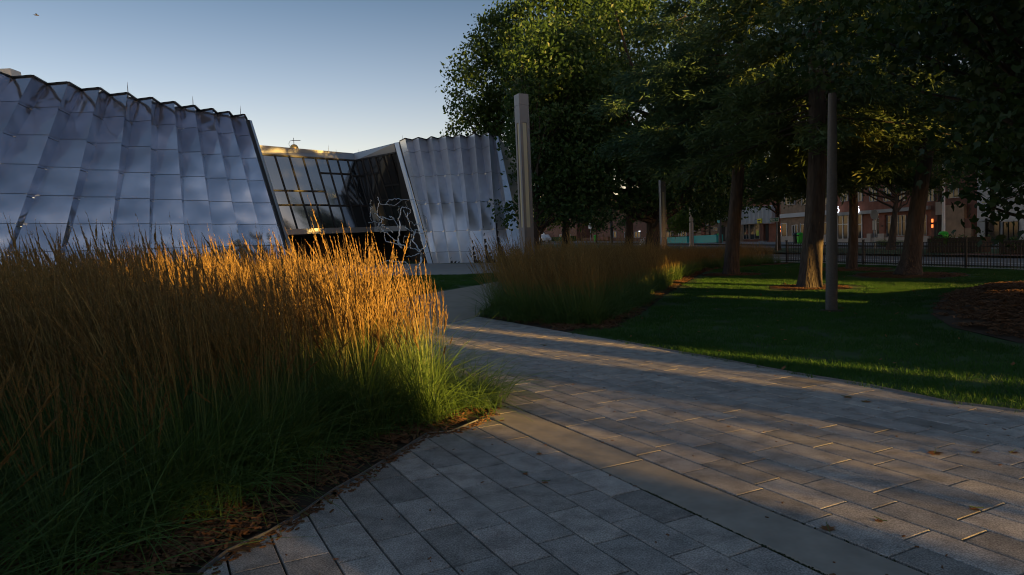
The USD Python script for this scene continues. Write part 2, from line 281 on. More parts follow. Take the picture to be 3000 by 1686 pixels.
mf = Delaunay(mp).simplices; mf = mf[shapely.contains_xy(mulch_ring.buffer(.02), *mp[mf].mean(1).T)]; ma = mp[mf]; ms = (ma[:, 1, 0] - ma[:, 0, 0]) * (ma[:, 2, 1] - ma[:, 0, 1]) - (ma[:, 1, 1] - ma[:, 0, 1]) * (ma[:, 2, 0] - ma[:, 0, 0]); mf[ms < 0] = mf[ms < 0][:, ::-1]
obj('mulch_bed', (np.column_stack([mp, zg(mp[:, 1]) + .006 + mound(mp[:, 0], mp[:, 1])]), mf), M['soil'], kind='structure', smooth=True)
for r in rings: obj('mulch_bed', sheet(r, .006), M['soil'], kind='structure')
obj('kerb', sheet(kerb_fence, .03), M['grey_concrete'], kind='structure')
obj('verge', sheet(verge, -.02), M['turf'], kind='structure')
obj('road', sheet(road, -.12), M['asphalt'], kind='structure')
obj('lane_line', sheet(strip(31.1, 31.25, -20, 90), -.115), M['road_paint'], kind='structure')
obj('median', sheet(median, -.0), M['turf'], kind='structure')
obj('road', sheet(road2, -.12), M['asphalt'], kind='structure')
obj('sidewalk', sheet(walk2, .01), M['grey_concrete'], kind='structure')
for o in (27.6, 35.5, 44.0, 50.5): obj('kerb', sheet(strip(o, o + .15), .012), M['grey_concrete'], kind='structure')
obj('brick_crossing', sheet(strip(35.7, 37.6, 21, 27.5), .006), M['brick_red'], kind='structure')

# paved path: every paver a stone of its own
paving = thing('paved_path', 'grey stone paver path with a pale concrete band running through it', 'path', kind='structure')
obj('joint_bed', sheet(path_poly, -.03), M['joint_sand'], paving)
def slab(poly, top, h=.028, ch=.004, jit=(0, 0)):
    p = poly.buffer(0)
    if p.geom_type != 'Polygon' or p.area < .002: return None
    p = p.simplify(.004); q = p.buffer(-ch, join_style=2)
    c = np.array(p.exterior.coords)[:-1]
    if q.is_empty or q.geom_type != 'Polygon' or len(q.exterior.coords) - 1 != len(c): q = None
    if Polygon(c).exterior.is_ccw is False: c = c[::-1]
    ci = None
    if q is not None:
        ci = np.array(q.exterior.coords)[:-1]
        if not q.exterior.is_ccw: ci = ci[::-1]
        k = int(np.argmin(((ci - c[0]) ** 2).sum(1))); ci = np.roll(ci, -k, 0)
    n = len(c); cen = c.mean(0)
    z = lambda a: zg(a[:, 1]) + top + (a - cen) @ np.array(jit)
    mb = MB(); rings_ = [np.column_stack([c, z(c) - h]), np.column_stack([c, z(c) - (ch if ci is not None else 0)])] + ([np.column_stack([ci, z(ci)])] if ci is not None else [])
    v = np.vstack(rings_); f = []
    for r in range(len(rings_) - 1):
        for i in range(n): j = (i + 1) % n; f += [[r * n + i, r * n + j, (r + 1) * n + j], [r * n + i, (r + 1) * n + j, (r + 1) * n + i]]
    vt, ft = trimesh.creation.triangulate_polygon(Polygon(rings_[-1][:, :2]), engine='earcut')
    mb.add(v, f)
    a = vt[ft]; s_ = (a[:, 1, 0] - a[:, 0, 0]) * (a[:, 2, 1] - a[:, 0, 1]) - (a[:, 1, 1] - a[:, 0, 1]) * (a[:, 2, 0] - a[:, 0, 0]); ft = np.array(ft); ft[s_ < 0] = ft[s_ < 0][:, ::-1]
    mb.add(np.column_stack([vt, z(vt)]), ft); return mb.get()
H_ = 1.55; CW, PL, JT = .1548 * H_, .3155 * H_, .0058
rp = RNG(3); inner = path_poly.buffer(-.006)
known = {0: 2.295, 1: 2.288, 2: 2.195, 3: 2.294, 4: 2.29, 5: 1.878, 6: 1.98, 7: 1.875, 8: 1.989, 9: 1.89}
slabs = []
def course(v0, v1, off, length, top, keep=True):
    for k in range(-30, 50):
        u0 = off + k * length; c = [uv(u0 + JT, v0 + JT), uv(u0 + length - JT, v0 + JT), uv(u0 + length - JT, v1 - JT), uv(u0 + JT, v1 - JT)]
        g = Polygon(c).intersection(inner)
        if g.is_empty: continue
        for q in getattr(g, 'geoms', [g]):
            if q.geom_type == 'Polygon' and q.area > .004:
                cen = np.array(q.centroid.coords[0])
                if cen[1] < -2.5: continue
                slabs.append((cen, q, top + rp.normal(0, .0008), rp.normal(0, .0016, 2)))
left0 = .1655 * H_; BL, BR = 1.729 * H_, 1.989 * H_
edges = [left0 + i * CW for i in range(11)]; edges[-1] = BL - .004
for i in range(-14, 10):
    v0 = left0 + i * (CW if i < 0 else (BL - left0) / 10); v1 = v0 + (CW if i < 0 else (BL - left0) / 10)
    o = known.get(i, [2.29, 2.13, 2.2][i % 3] + rp.uniform(-.03, .03)) * H_
    course(v0, v1, o, PL, 0.0)
right_known = [1.314, 1.365, 1.265, 1.366, 1.364, 1.576, 1.37, 1.47]
for i in range(0, 40):
    o = (right_known[i] if i < len(right_known) else 1.366 + rp.choice([0, .1, .21, .158])) * H_
    course(BR + .006 + i * CW, BR + .006 + (i + 1) * CW, o, PL, 0.0)
slabs.sort(key=lambda s: math.hypot(s[0][0], s[0][1] - .5) + (40 if abs(s[0][0]) > .85 * s[0][1] + .4 else 0))
rest = MB()
for i, (c, q, top, jit) in enumerate(slabs):
    m = slab(q, top, jit=jit)
    if m is None: continue
    if i < 285: obj('paver', m, M['paver'], paving)
    else: rest.add(*m)
rest.build('more_pavers', M['paver'], paving, kind='stuff')
# the pale concrete band
for u0, u1 in ((-1.2, .6), (.62, 1.172 * H_ - .0), (1.18 * H_, 2.505 * H_), (2.513 * H_, 3.62 * H_), (3.628 * H_, 4.4)):
    pass
bj = [-2.2, -.35, 1.14 * H_, 2.506 * H_, 3.69 * H_, 4.22 * H_]
for u0, u1 in zip(bj[:-1], bj[1:]):
    g = Polygon([uv(u0 + .008, BL + .010), uv(u1 - .008, BL + .010), uv(u1 - .008, BR - .014), uv(u0 + .008, BR - .014)]).intersection(inner)
    if not g.is_empty and g.geom_type == 'Polygon': obj('band_slab', slab(g, .001, ch=.006), M['band_concrete'], paving)
# steel edging strip along the bed and the lawn
def edging(line, nm, label):
    mb = MB(); pts = [np.array([x, y, float(zg(y)) + .004]) for x, y in line]
    for a, b in zip(pts[:-1], pts[1:]): mb.bar(a, b, .007, .03)
    mb.build(nm, M['lamp_shaft'], None, label=label, cat='edging')
edging(bedL[:-1], 'bed_edging', 'thin metal edging strip between the left mulch bed and the pavers')
edging(pathR[3:11], 'bed_edging', 'thin metal edging strip between the lawn and the pavers')

# ------------------------------------------------------------------ the art museum
museum = thing('art_museum', 'angular art museum of pleated stainless steel panels with a dark glass facade', 'building')
def sub(parent, name):
    x = UsdGeom.Xform.Define(stage, numbered(pth(parent), name)); return x.GetPrim()
def ruled(e, k=3):
    """k x k patch through four corners, so that a twisted panel shades smoothly"""
    u = np.linspace(0, 1, k + 1); U, V = np.meshgrid(u, u, indexing='ij'); U, V = U.ravel()[:, None], V.ravel()[:, None]
    v = (e[0] * (1 - U) + e[1] * U) * (1 - V) + (e[3] * (1 - U) + e[2] * U) * V; i, j = np.meshgrid(np.arange(k), np.arange(k), indexing='ij'); q = (i * (k + 1) + j).ravel()
    return v, np.stack([q, q + k + 1, q + k + 2, q + 1], 1)
def panel(c4, mat_, parent, out, inset=.011, thick=.03, name='panel'):
    c = np.array(c4, float); n = np.cross(c[1] - c[0], c[3] - c[0]) + np.cross(c[2] - c[1], c[0] - c[1]); n /= np.linalg.norm(n)
    if n @ out < 0: n = -n; c = c[[1, 0, 3, 2]]
    m = min(inset, .3 * np.linalg.norm(c[3] - c[0]), .3 * np.linalg.norm(c[2] - c[1])); up0, up1 = (c[3] - c[0]) / np.linalg.norm(c[3] - c[0]), (c[2] - c[1]) / np.linalg.norm(c[2] - c[1])
    e = [c[0] + up0 * m, c[1] + up1 * m, c[2] - up1 * m, c[3] - up0 * m]
    e = np.array(e); mb = MB().add(*ruled(e))
    for i in (0, 2): j = (i + 1) % 4; mb.quad(e[j], e[i], e[i] - n * thick, e[j] - n * thick)
    obj(name, mb.get(), mat_, parent, smooth=True)
def wing(part, tops, bots, rows, mats, stagger, out, strip=None):
    """tops/bots: edge points along the zigzag; panels between neighbouring edges, split in rows"""
    back = MB()
    for i in range(len(tops) - 1):
        a0, a1, b0, b1 = tops[i], tops[i + 1], bots[i], bots[i + 1]
        fr = np.clip(np.array(rows) + (stagger if i % 2 else 0), 0, 1); fr[0], fr[-1] = 0, 1
        L = lambda p, q, t: p + (q - p) * t
        for r in range(len(fr) - 1):
            panel([L(a0, b0, fr[r + 1]), L(a1, b1, fr[r + 1]), L(a1, b1, fr[r]), L(a0, b0, fr[r])], M[(strip if i % 2 and strip else mats[(i * 7 + r * 3) % len(mats)])], part, out)
        n = np.cross(a1 - a0, b0 - a0); n /= np.linalg.norm(n)
        if n @ out < 0: n = -n
        ga_, gb_ = min(.3, .09 / np.linalg.norm(a1 - a0)), min(.3, .09 / np.linalg.norm(b1 - b0))
        bv, bf = ruled(np.array([b0 + (b1 - b0) * gb_, b1 + (b0 - b1) * gb_, a1 + (a0 - a1) * ga_, a0 + (a1 - a0) * ga_]), 12); back.add(bv - n * .04, bf)
    back.build('backing', M['seam_backing'], part)
# left wing ------------------------------------------------
ZL = 7.8
Z1 = lambda x, y: (x / 1.931, 150 + y / 1.931)
tp = [(-62, 236), (-25, 206)] + [Z1(70, 153), Z1(183, 143), Z1(267, 190), Z1(385, 180), Z1(458, 222), Z1(562, 212), Z1(620, 252), Z1(720, 240), Z1(773, 278), Z1(858, 267), Z1(905, 300), Z1(985, 290), Z1(1025, 322),
      Z1(1098, 311), Z1(1130, 340), Z1(1200, 329), Z1(1228, 355), Z1(1294, 346), Z1(1315, 372), Z1(1380, 362), Z1(1395, 388)]
slope = [-.86, -.75, -.69, -.54, -.60, -.375, -.436, -.2475, -.286, -.122, -.170, -.026, -.064, .072, .03, .143, .11, .206, .18, .257, .243, .295, .309]
B0, BD = np.array([-14.9, 21.4]), np.array([.56, .828])
tops, bots = [], []
for k, ((x, y), s) in enumerate(zip(tp, slope)):
    tops.append(atz(x, y, ZL))
    yb = 880.0
    for _ in range(4):
        xb = x + s * (yb - y); yb = 910 - .0867 * xb
    d = ray(xb, yb)[:2]; A = np.array([[d[0], -BD[0]], [d[1], -BD[1]]]); t = np.linalg.solve(A, B0)[0]; q = d * t
    if k % 2: q = q + np.array([.828, -.56]) * .10
    bots.append(np.array([q[0], q[1], float(zg(q[1])) - .05]))
lw = sub(museum, 'pleated_wall')
wing(lw, tops, bots, [0, .12, .255, .39, .52, .645, .765, .88, 1.0], ['panel_steel_0', 'panel_steel_1', 'panel_steel_0', 'panel_steel_2'], .012, np.array([.828, -.56, .3]))
# end of the left wing: dark joint, then the bright edge frame
e1t, e1b = tops[-1], bots[-1]
e2t = atz(*Z1(1411, 390), ZL); e3t = atz(*Z1(1424, 393), ZL)
dirn = np.array([.25, .97, 0]) * .28
e2b, e3b = e1b + dirn * .7, e1b + dirn * 1.6
MB().quad(e1b, e2b, e2t, e1t).build('dark_joint', M['dark_frame'], lw)
MB().quad(e2b, e3b, e3t + [.0, 0, 0], e2t).build('edge_frame', M['pale_steel_1'], lw)
rb = np.array([-14.0, 6.0, 0]); MB().quad(e3b, e3b + rb, e3t + rb, e3t).build('return_wall', M['fascia_steel'], lw)
rf = MB(); back = np.array([-16.0, 7.0, 0])
for a, b in zip(tops[:-1], tops[1:]): rf.quad(a, b, b + back - [0, 0, .05], a + back - [0, 0, .05])
rf.build('roof', M['roof_dark'], museum)
cap = MB()
for a, b in zip(tops[:-1], tops[1:]): cap.bar(a + [0, 0, .02], b + [0, 0, .02], .10, .05)
cap.build('parapet_cap', M['dark_frame'], lw)
# middle part: fascia, slanted dark glass, recessed entrance -------------
ZM = 9.9
A0, A1, B1 = atz(757, 425.4, ZM), atz(1035.6, 449.7, ZM), atz(1158, 419, ZM)
a0, a1, b1 = atz(766, 453, 9.2), atz(1041, 471, 9.2), atz(1160, 447.5, 9.2)
g0, g1, g2 = atz(835, 672, 3.6), atz(1096, 665, 3.72), atz(1224, 660, 3.72)
A0e = A0 + (A0 - A1) * .3; a0e = a0 + (a0 - a1) * .3; g0e = g0 + (g0 - g1) * .3
MB().quad(a0e, a1, A1, A0e).build('fascia', M['fascia_steel'], museum); MB().quad(a1, b1, B1, A1).build('fascia', M['fascia_steel'], museum)
r2 = MB(); bk = np.array([-6., 22., -.1]); r2.quad(A0e, A1, A1 + bk, A0e + bk); r2.quad(A1, B1, B1 + bk + [8, 0, 0], A1 + bk); r2.build('roof', M['roof_dark'], museum)
def bil(P, s, t): return (P[0] * (1 - s) + P[1] * s) * (1 - t) + (P[3] * (1 - s) + P[2] * s) * t
def glazing(P, cols, name, glass='facade_glass'):
    """cols: list of (s0, s1, [row breaks 0..1]); panes recessed 6 cm behind mullion bars"""
    f = sub(museum, name); n = np.cross(P[1] - P[0], P[3] - P[0]); n /= np.linalg.norm(n)
    if n @ (np.array([0, 0, EYE]) - P[0]) < 0: n = -n
    for s0, s1, br in cols:
        br = [0] + br + [1]
        for t0, t1 in zip(br[:-1], br[1:]):
            q = [bil(P, s0, t1), bil(P, s1, t1), bil(P, s1, t0), bil(P, s0, t0)]
            obj('pane', ruled(np.array(q)), M[glass], f, smooth=True)
            for a, b in ((q[2], q[3]), (q[3], q[0])): MB().bar(a + n * .03, b + n * .03, .09, .12).build('mullion', M['dark_frame'], f)
PA = [a0e, a1, g1, g0e]
sA = [(x - 240) / (1235 - 240) for x in (240, 370, 515, 655, 790, 912, 1030, 1145, 1235)]; sA = [.2308 + .7692 * s for s in sA]
colsA = [(0, sA[0] * .5, [.47, .66]), (sA[0] * .5, sA[0], [.47, .66])] + [(sA[i], sA[i + 1], [.48, .675] if i < 4 else ([.215, .685] if i < 7 else [.24, .69])) for i in range(8)]
glazing(PA, colsA, 'glass_facade')
sB = [0, .18, .345, .51, .70, .885, 1.0]
glazing([a1, b1, g2, g1], [(sB[i], sB[i + 1], [.23, .62] if i < 3 else [.42, .72]) for i in range(6)], 'glass_facade', 'dark_glass')
MB().quad(g0e - [0, 0, .42], g1 - [0, 0, .42], g1, g0e).quad(g1 - [0, 0, .42], g2 - [0, 0, .42], g2, g1).build('entrance_beam', M['fascia_steel'], museum)
inn = np.array([-1.0, 5.0, 0]); fl = lambda p: np.array([p[0], p[1], float(zg(p[1])) - .03])
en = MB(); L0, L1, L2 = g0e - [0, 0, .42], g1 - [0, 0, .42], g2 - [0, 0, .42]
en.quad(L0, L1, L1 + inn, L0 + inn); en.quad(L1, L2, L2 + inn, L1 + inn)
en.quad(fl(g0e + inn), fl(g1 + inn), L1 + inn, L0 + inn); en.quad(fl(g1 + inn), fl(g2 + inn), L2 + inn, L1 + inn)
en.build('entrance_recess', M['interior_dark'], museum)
eg = sub(museum, 'entrance_glazing')
for k in range(9):
    s0, s1 = k / 9, (k + 1) / 9; off = inn * .82
    q = [fl(g0e + (g1 - g0e) * s0 + off), fl(g0e + (g1 - g0e) * s1 + off), L0 + (L1 - L0) * s1 + off, L0 + (L1 - L0) * s0 + off]
    obj('pane', (np.array(q), np.array([[0, 1, 2, 3]])), M['dark_glass'], eg); MB().bar(q[0], q[3], .08).build('door_frame', M['dark_frame'], eg)
# right wing -------------------------------------------------
ZR = 9.9
tR = [(1171, 415), (1187, 406.5), (1208, 411), (1226, 404), (1250, 410.5), (1264, 401.5), (1282.7, 407.5), (1305.5, 399), (1325.7, 405), (1346.5, 395.5), (1367, 404), (1389.5, 392), (1407, 401.5), (1431.7, 389.5), (1444, 402), (1450, 399), (1459, 399)]
bR = [1270, 1270.5, 1283, 1283.5, 1318, 1318.5, 1352.4, 1353, 1386.6, 1387, 1422, 1422.5, 1459, 1459.5, 1497, 1510, 1541]
topR = [atz(x, y, ZR) for x, y in tR]
E0, E1 = gnd(1270, 770.5)[:2], gnd(1480, 768)[:2]
E0, E1 = np.array([-5.7, 49.6]), np.array([-.42, 47.6])
botR = []
for k, x in enumerate(bR):
    d = ray(x, 769)[:2]; A = np.array([[d[0], -(E1 - E0)[0]], [d[1], -(E1 - E0)[1]]]); q = d * np.linalg.solve(A, E0)[0]
    botR.append(np.array([q[0], q[1], float(zg(q[1])) - .06]))
rw = sub(museum, 'pleated_wall')
wing(rw, topR, botR, [0, .10, .30, .52, .74, .90, 1.0], ['pale_steel_0', 'pale_steel_1', 'pale_steel_0', 'pale_steel_2'], .006, np.array([.2, -1.0, .1]))
f0t, f0b = atz(1155, 419, ZR), botR[0] + [-.42, .10, 0]; f1t, f1b = atz(1167, 417, ZR), botR[0] + [-.06, .02, 0]
MB().quad(f0b, f1b, f1t, f0t).build('edge_frame', M['pale_steel_2'], rw)
MB().quad(f1b + [0, .05, 0], botR[0] + [0, .05, 0], topR[0] + [0, .05, 0], f1t + [0, .05, 0]).build('dark_joint', M['dark_frame'], rw)
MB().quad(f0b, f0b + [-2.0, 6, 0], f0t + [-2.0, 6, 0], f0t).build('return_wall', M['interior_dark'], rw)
rs = MB()
for a, b in zip(topR[:-1], topR[1:]): rs.quad(a, b, b + [0, 14, -.05], a + [-2, 14, -.05])
rs.build('roof', M['roof_dark'], museum)
MB().quad(botR[-1], botR[-1] + [1.5, 14, 0], topR[-1] + [1.5, 14, 0], topR[-1]).build('return_wall', M['fascia_steel'], rw)
capR = MB()
for a, b in zip(topR[:-1], topR[1:]): capR.bar(a + [0, 0, .02], b + [0, 0, .02], .10, .05)
capR.build('parapet_cap', M['dark_frame'], rw)
for x, y, L_ in ((375, 262, ZL), (566, 300, ZL), (705, 326, ZL), (962, 428, ZM), (985, 440, ZM), (1052, 440, ZM), (1180, 400, ZR), (1300, 392, ZR), (1405, 388, ZR)):
    p = atz(x, y + 14, L_); MB().tube([p - [0, 0, .1], p + [0, 0, .25], p + [0, 0, .45]], [.018, .014, .004], 5).build('lightning_rod', M['grey_paint'], museum)
# on the roofs
p = atz(21, 231, ZL) + [-.1, .35, 0]
ru = thing('roof_unit', 'pale sunlit metal roof box standing above the leftmost roof edge of the museum', 'roof vent', p)
mb = MB(); mb.add(np.array([[-.19, -.25, -.05], [.22, -.25, -.05], [.22, .25, -.05], [-.19, .25, -.05], [-.25, -.25, .36], [.15, -.25, .37], [.15, .25, .37], [-.25, .25, .36]]) * 1.0, [[0, 1, 5, 4], [1, 2, 6, 5], [2, 3, 7, 6], [3, 0, 4, 7], [4, 5, 6, 7], [3, 2, 1, 0]]); mb.build('housing', M['box_white'], ru)
MB().box((0, 0, -.07), (.55, .6, .04)).build('base_frame', M['grey_paint'], ru)
p = atz(857, 434.5, ZM) + [0, .4, 0]
dm = thing('roof_beacon', 'small brass dome with a weather vane on the roof above the glass facade', 'dome', p)
th = np.linspace(0, np.pi / 2, 7); MB().lathe([(.34, -.1)] + [(.34 * math.cos(t), .36 * math.sin(t)) for t in th[:-1]] + [(.01, .36)], sides=14).build('dome', M['brass'], dm, smooth=40)
MB().tube([(0, 0, .33), (0, 0, .85)], .022, 6).build('mast', M['dark_frame'], dm); MB().bar((-.16, 0, .66), (.52, 0, .64), .045).build('vane', M['dark_frame'], dm)
a = np.linspace(.6, 4.0, 9); MB().tube([(-.14 + .25 * math.cos(t + .9), 0, .38 + .28 * math.sin(t + .9)) for t in np.linspace(.4, 3.0, 9)], .015, 5).build('hoop', M['grey_paint'], dm)

# ------------------------------------------------------------------ lamp columns
def lamp_column(name, label, base, h, w, rz, lean):
    L = thing(name, label, 'lamp post', base, rz, 'square lamp columns in the right grass bed')
    sh = lambda z: np.array([lean[0] * z, lean[1] * z, z])
    def shell(z0, z1, s):
        a, b = sh(z0), sh(z1); m = [p + np.array([i * s / 2, j * s / 2, 0]) for p in (a, b) for i, j in ((-1, -1), (1, -1), (1, 1), (-1, 1))]
        return MB().add(m, [[0, 3, 2, 1], [4, 5, 6, 7], [0, 1, 5, 4], [1, 2, 6, 5], [2, 3, 7, 6], [3, 0, 4, 7]])
    z0, z1 = h * .37, h * .865
    shell(0, z0, w).build('shaft', M['lamp_shaft'], L); shell(z1, h - .28, w).build('shaft', M['lamp_shaft'], L)
    shell(h - .275, h, w).build('cap', M['lamp_shaft'], L)
    shell(z0, z1, w * .55).build('core', M['lamp_lens'], L)
    for i, j in ((-1, -1), (1, -1), (1, 1), (-1, 1)):
        o = np.array([i, j, 0]) * w * .36
        MB().add([sh(z) + o + np.array([p, q, 0]) * w * .14 for z in (z0, z1) for p, q in ((-1, -1), (1, -1), (1, 1), (-1, 1))], [[0, 1, 5, 4], [1, 2, 6, 5], [2, 3, 7, 6], [3, 0, 4, 7]]).build('corner_bar', M['lamp_shaft'], L)
    for i, j in ((-1, 0), (1, 0), (0, -1), (0, 1)):
        c = np.array([i, j, 0]) * w * .42; t = np.array([-j, i, 0]) * w * .2
        MB().add([sh(z0) + c - t, sh(z0) + c + t, sh(z1) + c + t, sh(z1) + c - t], [[0, 1, 2, 3]]).build('lens', M['lamp_lens'], L)
    return L
d1 = 17.5; pb = at(1551, 880, d1); pt = at(1535, 279, d1)
lamp_column('lamp_column', 'tall near square lamp column with two long pale slots rising from grass', (pb[0], d1, float(zg(d1))), pt[2] - float(zg(d1)), .27, math.radians(27), (-.012, 0))
d2 = 31.0; pb = at(1945, 760, d2); pt = at(1945, 528, d2)
lamp_column('lamp_column', 'distant square lamp column in front of the dark oak trunk', (pb[0], d2, float(zg(d2))), pt[2] - float(zg(d2)), .24, math.radians(8), (-.004, 0))

# ------------------------------------------------------------------ branching steel sculpture
def sculpture():
    base = gnd(1222, 806); d = base[1]; rng = RNG(21)
    s = thing('steel_sculpture', 'shiny branching stainless steel sculpture on the lawn before the museum', 'sculpture', base)
    W3 = lambda x, y, dz=0: at(1050 + x / 5.172, 550 + y / 5.172, d + dz) - base
    def limb(pts, r0, r1, name='branch'):
        p = np.array(pts, float); n = len(p) * 4; t = np.linspace(0, len(p) - 1, n); i = np.minimum(t.astype(int), len(p) - 2); f = (t - i)[:, None]
        q = p[i] * (1 - f) + p[i + 1] * f + rng.normal(0, .022, (n, 3)); MB().tube(q, np.linspace(r0, r1, n), 6).build(name, M['sculpture_steel'], s, smooth=True)
    limb([W3(880, 1320), W3(905, 1220, -.1), W3(945, 1130), W3(960, 1040, .2), W3(935, 970)], .06, .05, 'trunk')
    L = [([(935, 970), (880, 880), (820, 820), (850, 720), (860, 640)], .05, .03), ([(935, 970), (860, 930), (760, 910)], .035, .02), ([(920, 1000), (840, 1035), (730, 1050)], .035, .02), ([(935, 970), (1010, 900), (1030, 800), (1030, 690), (940, 690)], .04, .025),
         ([(650, 920), (600, 850), (610, 750), (630, 620), (632, 520), (600, 500), (640, 400), (655, 300)], .05, .025), ([(610, 290), (610, 380), (625, 450), (600, 510)], .03, .02), ([(740, 920), (650, 870), (570, 850), (410, 820), (400, 760), (375, 640)], .04, .02),
         ([(660, 920), (610, 820), (520, 780), (440, 690), (390, 680)], .045, .02), ([(520, 690), (470, 630), (390, 600), (300, 580)], .035, .02), ([(300, 600), (360, 480), (290, 430), (280, 390), (310, 240)], .035, .018), ([(280, 400), (230, 390), (215, 310), (170, 250), (190, 190)], .03, .015),
         ([(360, 450), (430, 470), (540, 490), (600, 590)], .03, .016), ([(410, 260), (460, 195), (550, 170), (650, 180), (800, 190), (1010, 190)], .028, .014), ([(660, 300), (730, 305), (800, 345), (770, 400)], .025, .014), ([(735, 390), (760, 500), (790, 630), (840, 670), (900, 690)], .032, .018),
         ([(700, 400), (740, 460), (800, 520), (850, 575)], .026, .015), ([(850, 640), (900, 640), (940, 720), (960, 860)], .026, .014), ([(690, 830), (700, 740), (760, 745)], .024, .014), ([(800, 930), (780, 830), (820, 780), (800, 710), (850, 700)], .03, .016), ([(720, 220), (735, 270), (730, 330)], .02, .012),
         ([(1030, 690), (1010, 600), (1040, 510), (1010, 430), (960, 420)], .022, .01), ([(290, 130), (330, 260), (420, 260), (560, 270), (650, 200)], .02, .012), ([(150, 540), (200, 520), (290, 530)], .02, .012), ([(330, 500), (310, 460), (360, 440), (380, 500)], .024, .014), ([(400, 560), (330, 560), (420, 610), (500, 660)], .026, .014),
         ([(310, 620), (330, 680), (370, 660), (340, 620)], .022, .016), ([(930, 600), (935, 520), (900, 560), (860, 530)], .018, .01), ([(950, 1000), (1010, 1020), (1050, 980)], .022, .01), ([(330, 1150), (450, 1110), (600, 1130), (700, 1130), (760, 1180), (770, 1270)], .04, .025), ([(540, 1200), (620, 1150), (690, 1130)], .035, .025), ([(430, 1270), (540, 1200)], .03, .02),
         ([(680, 330), (720, 430), (740, 460)], .02, .012), ([(470, 430), (510, 450), (540, 480)], .02, .012), ([(800, 190), (820, 290)], .018, .01), ([(180, 300), (180, 430), (200, 500)], .016, .01), ([(840, 560), (900, 560), (935, 600), (1000, 660)], .02, .012), ([(720, 600), (760, 640), (830, 670)], .022, .012)]
    for k, (pts, r0, r1) in enumerate(L):
        ph = rng.uniform(-.5, .5, 2); limb([W3(x, y, ph[0] + (ph[1] - ph[0]) * i / max(len(pts) - 1, 1)) for i, (x, y) in enumerate(pts)], r0 * .85, r1 * .85)
    limb([W3(880, 1320), W3(850, 1340, -.3), W3(800, 1345, -.5)], .05, .02, 'root'); limb([W3(880, 1320), W3(920, 1330, .2), W3(980, 1335, .4)], .05, .02, 'root')
    limb([W3(650, 1390), W3(700, 1280, .2), W3(770, 1270, .2)], .035, .03, 'root')
sculpture()

# ------------------------------------------------------------------ ornamental reed grass
def nrm(a): return a / (np.linalg.norm(a, axis=-1, keepdims=True) + 1e-9)
def ribbon(p0, d0, bend, L, w0, w1, seg, rng, face=None):
    """n curved ribbons: p0 (n,3) roots, d0 (n,3) start directions, bend (n,3) how far the tip is carried off"""
    n = len(p0); t = np.linspace(0, 1, seg + 1)
    c = p0[:, None] + d0[:, None] * (L[:, None] * t)[..., None] + bend[:, None] * (t ** 2)[None, :, None]
    sd = nrm(np.cross(d0, face if face is not None else rng.normal(size=(n, 3))))
    w = (np.asarray(w0) + (np.asarray(w1) - np.asarray(w0)) * t) / 2
    v = np.stack([c - sd[:, None] * w[None, :, None], c + sd[:, None] * w[None, :, None]], 2).reshape(n, -1, 3)
    f = np.concatenate([[[2 * i, 2 * i + 1, 2 * i + 3], [2 * i, 2 * i + 3, 2 * i + 2]] for i in range(seg)])
    return v.reshape(-1, 3), (f[None] + (np.arange(n) * 2 * (seg + 1))[:, None, None]).reshape(-1, 3), c
